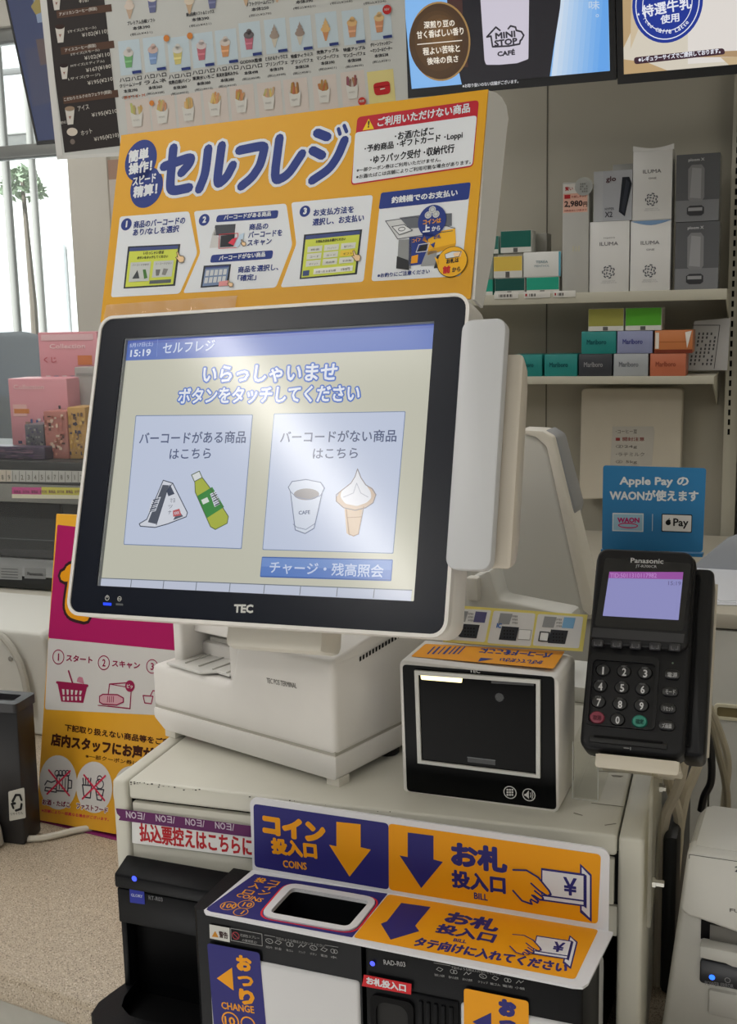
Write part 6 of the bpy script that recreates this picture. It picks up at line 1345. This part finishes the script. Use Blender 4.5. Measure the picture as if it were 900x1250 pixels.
# counter below the microwave
fr = frame((mx1 - 1.2, HY_ - .06, 0)); th = thing('side_counter', 'pale worktop under the microwave oven, left background', 'counter', fr)
MB().box(0, 1.28, 0, .6, mz0 - .055, mz0, mat((196, 192, 180), .45), .006).build('worktop', th); MB().box(.02, 1.26, .03, .58, 0, mz0 - .055, mat((180, 178, 172), .5)).build('front_panel', th)
# price-strip shelf over the microwave
qx1 = at(112, 590, HY_ - .02).x; z0 = at(50, 607, HY_ - .02).z; z1 = at(50, 564, HY_ - .02).z; zm = at(50, 592, HY_ - .02).z
fr = frame((qx1 - .9, HY_ - .02, mz1 + .001)); th = thing('goods_shelf', 'dark shelf with white price strips carrying the pink display, left background', 'shelf', fr)
b = MB().box(0, .9, .0, .42, zm - mz1, z1 - mz1, mat((44, 46, 46), .4), .004).box(0, .9, -.004, .40, 0, zm - mz1, mat((130, 130, 124), .45), .003); b.build('board', th)
b = MB(); A = Art(b, fr, 'y', -.0045, eps=.0005); 
A.poly([(-60, 572.5), (102, 575), (102, 589), (-60, 587)], ink(196, 196, 190), 1); A.poly([(101, 575), (112, 575.2), (112, 589), (101, 589)], ink(50, 130, 100), 1); A.poly([(-60, 572.5), (14, 574), (14, 588), (-60, 587)], ink(206, 196, 180), 2)
for k in range(-4, 13):
    u = 16 + 8 * k; A.stroke([(u, 574.6 + .015 * u), (u, 588 + .012 * u)], .7, ink(130, 130, 126), 3); A.text(str(k % 9 + 1), (u + 2.5, 585.5), (u + 5.2, 585.6), 6, ink(120, 116, 110), .04, 3)
A.poly([(15, 594.5), (51, 595), (51, 608), (15, 607)], ink(206, 92, 150), 2); A.poly([(51, 594.5), (103, 595.5), (103, 608), (51, 607.5)], ink(214, 206, 96), 2); A.poly([(15, 603), (103, 604.5), (103, 609), (15, 608)], ink(226, 222, 196), 3)
for k in range(8): A.text(('新商品', 'おすすめ')[k % 2], (18 + 10.6 * k, 602), (26 + 10.6 * k, 602.2), 4, ink(120, 60, 90), .03, 4)
b.build('price_strip', th, flat=True)
TOPZ = z1
def pink_box(u0, u1, vt, vb, y, depth, label, paint, group='pink goods on the left display', col=(214, 150, 158), name='goods_box', cat='box', rz=0, z=None):
    a = at(u0, vb, y); c = at(u1, vb, y); zt = at((u0 + u1) / 2, vt, y).z; zb = TOPZ + .001 if z is None else z
    fr = frame((a.x, y, zb), rz); th = thing(name, label, cat, fr, group); w = c.x - a.x; h = zt - zb
    MB().box(0, w, 0, depth, 0, h, mat(col, .35), .003).build('carton', th)
    b = MB(); A = Art(b, fr, 'y', -.0004, eps=.0005); paint(A, w, h); b.build('printed_front', th, flat=True)
def header(A, w, h):
    R_(A, .01, w - .01, h * .93, h * .98, ink(226, 190, 194), 1); LT(A, 'Collection', w * .2, w * .8, h * .86, h * .04, ink(236, 214, 214), .04, 2); LT(A, 'くじ', w * .08, w * .3, h * .74, h * .05, ink(190, 90, 100), .05, 2); R_(A, w * .66, w * .9, h * .72, h * .8, ink(214, 130, 80), 2)
    for k in range(6): R_(A, w * (.1 + .14 * k), w * (.18 + .14 * k), h * .55, h * .63, ink(150, 140, 160) if k % 2 else ink(226, 214, 214), 2)
pink_box(57, 128, 405, 566, HY_ + .22, .02, 'tall pink backing card at the rear of the pink display', header)
def tray(A, w, h):
    LT(A, 'Collection', w * .1, w * .62, h * .86, h * .06, ink(236, 206, 206), .04, 2); R_(A, w * .06, w * .3, h * .5, h * .66, ink(226, 180, 176), 1); R_(A, w * .08, w * .34, h * .54, h * .6, ink(206, 130, 70), 2)
    rr = random.Random(11)
    for k in range(70):
        x = w * (.1 + .8 * rr.random()); z = h * (.04 + .62 * rr.random() * (.35 + .65 * x / w)); R_(A, x, min(w * .98, x + w * rr.uniform(.03, .09)), z, z + h * rr.uniform(.03, .1), ink(*rr.choice([(90, 104, 150), (70, 64, 70), (176, 160, 150), (214, 206, 204), (84, 70, 80), (150, 120, 110), (206, 150, 160), (60, 66, 96)])), 2 + k % 5)
pink_box(17, 88, 462, 566, HY_ + .10, .08, 'pink tray box with small pictures in the front of the display', tray)
def mixed(seed, cols):
    def f(A, w, h):
        rr = random.Random(seed)
        for k in range(60): x = rr.uniform(.03, .85) * w; z = rr.uniform(.06, .88) * h; R_(A, x, min(w * .97, x + rr.uniform(.05, .16) * w), z, min(h * .98, z + rr.uniform(.02, .08) * h), ink(*rr.choice(cols)), 1 + k % 4)
    return f
pink_box(57, 85, 502, 566, HY_ + .03, .06, 'small brown and pink goods box at the centre of the display', mixed(1, [(150, 96, 80), (206, 150, 130), (96, 70, 66), (186, 120, 110), (214, 190, 170)]), col=(176, 116, 106))
pink_box(86, 108, 497, 566, HY_ + .035, .06, 'small gold and dark goods box beside the screen edge', mixed(2, [(190, 150, 76), (70, 66, 84), (214, 180, 110), (120, 96, 84)]), col=(190, 150, 90))
pink_box(33, 56, 518, 566, HY_ + .04, .06, 'grey green goods box left of the brown and pink box', mixed(3, [(104, 110, 112), (60, 60, 72), (150, 150, 146), (90, 84, 110)]), col=(98, 98, 104))
pink_box(-30, 56, 545, 566, HY_ + .0, .035, 'low dark purple goods box at the left end of the display', mixed(4, [(70, 54, 88), (104, 84, 110), (50, 46, 64), (130, 104, 120)]), col=(66, 56, 76))
pink_box(98, 125, 448, 566, HY_ + .15, .04, 'plain grey box standing behind the small goods boxes', lambda A, w, h: R_(A, w * .1, w * .9, h * .9, h * .93, ink(150, 150, 148), 1), col=(166, 164, 160))
# framed notice and pink poster on the wall right of the column
yq = WALL_Y - .012; a = at(103, 310, yq); c = at(152, 196, yq); fr = frame((a.x, yq, a.z - .4)); th = thing('wall_poster', 'pale tall wall poster with a brown top and pink foot, beside the beige column', 'poster', fr)
L = lambda u, v: tuple(fr.pl(u, v, 1, 0)[k] for k in (0, 2)); w = L(160, 250)[0]; zt = L(125, 196)[1]
b = MB().box(0, w, 0, .01, 0, zt, mat((206, 192, 176), .4)); A = Art(b, fr, 'y', 0, eps=.0006); zz = lambda v: L(125, v)[1]
R_(A, .002, w, zz(220), zz(196), ink(170, 138, 120), 1); R_(A, .002, w, zz(262), zz(220), ink(206, 196, 186), 1); R_(A, .002, w, zz(300), zz(285), ink(196, 182, 166), 1); R_(A, .002, w, .0, zz(315), ink(214, 186, 204), 1)
for k in range(7): A.disc((122 + 5 * (k % 3), 328 + 9 * k), 3, ink(206, 120, 180) if k % 2 else ink(226, 206, 220), 2, 12)
b.build('sheet', th)
b = MB().box(-.012, 0, -.006, .01, 0, zz(218), mat((70, 74, 74), .4)); b.build('edge_strip', th)

# ------------------------------------------------------------------ ceiling lights of the shop
def tube_light(x, y, length, rz, label):
    fr = frame((x, y, 2.9), rz); th = thing('ceiling_light', label, 'ceiling light', fr, 'shop ceiling lights')
    MB().box(-length / 2, length / 2, -.07, .07, -.05, 0, mat((230, 230, 228), .4), .01).build('housing', th)
    MB().box(-length / 2 + .02, length / 2 - .02, -.045, .045, -.062, -.048, mat((255, 250, 240), .5, emit=46.0), .004).build('diffuser', th)
# the row whose reflection runs across the touch screen
def bounce(u, v):
    P = MON.M @ MON.pl(u, v, 1, .0045); d = (P - CAM).normalized(); n = MON.A.col[1]; r = d - n * 2 * d.dot(n); return P + r * ((2.84 - P.z) / r.z)
A0 = bounce(255, 400); A1 = bounce(510, 740); mid = (A0 + A1) / 2; d = A1 - A0

tube_light(mid.x, mid.y, d.length + .2, math.degrees(math.atan2(d.y, d.x)), 'ceiling light in front of the till mirrored on the touch screen')
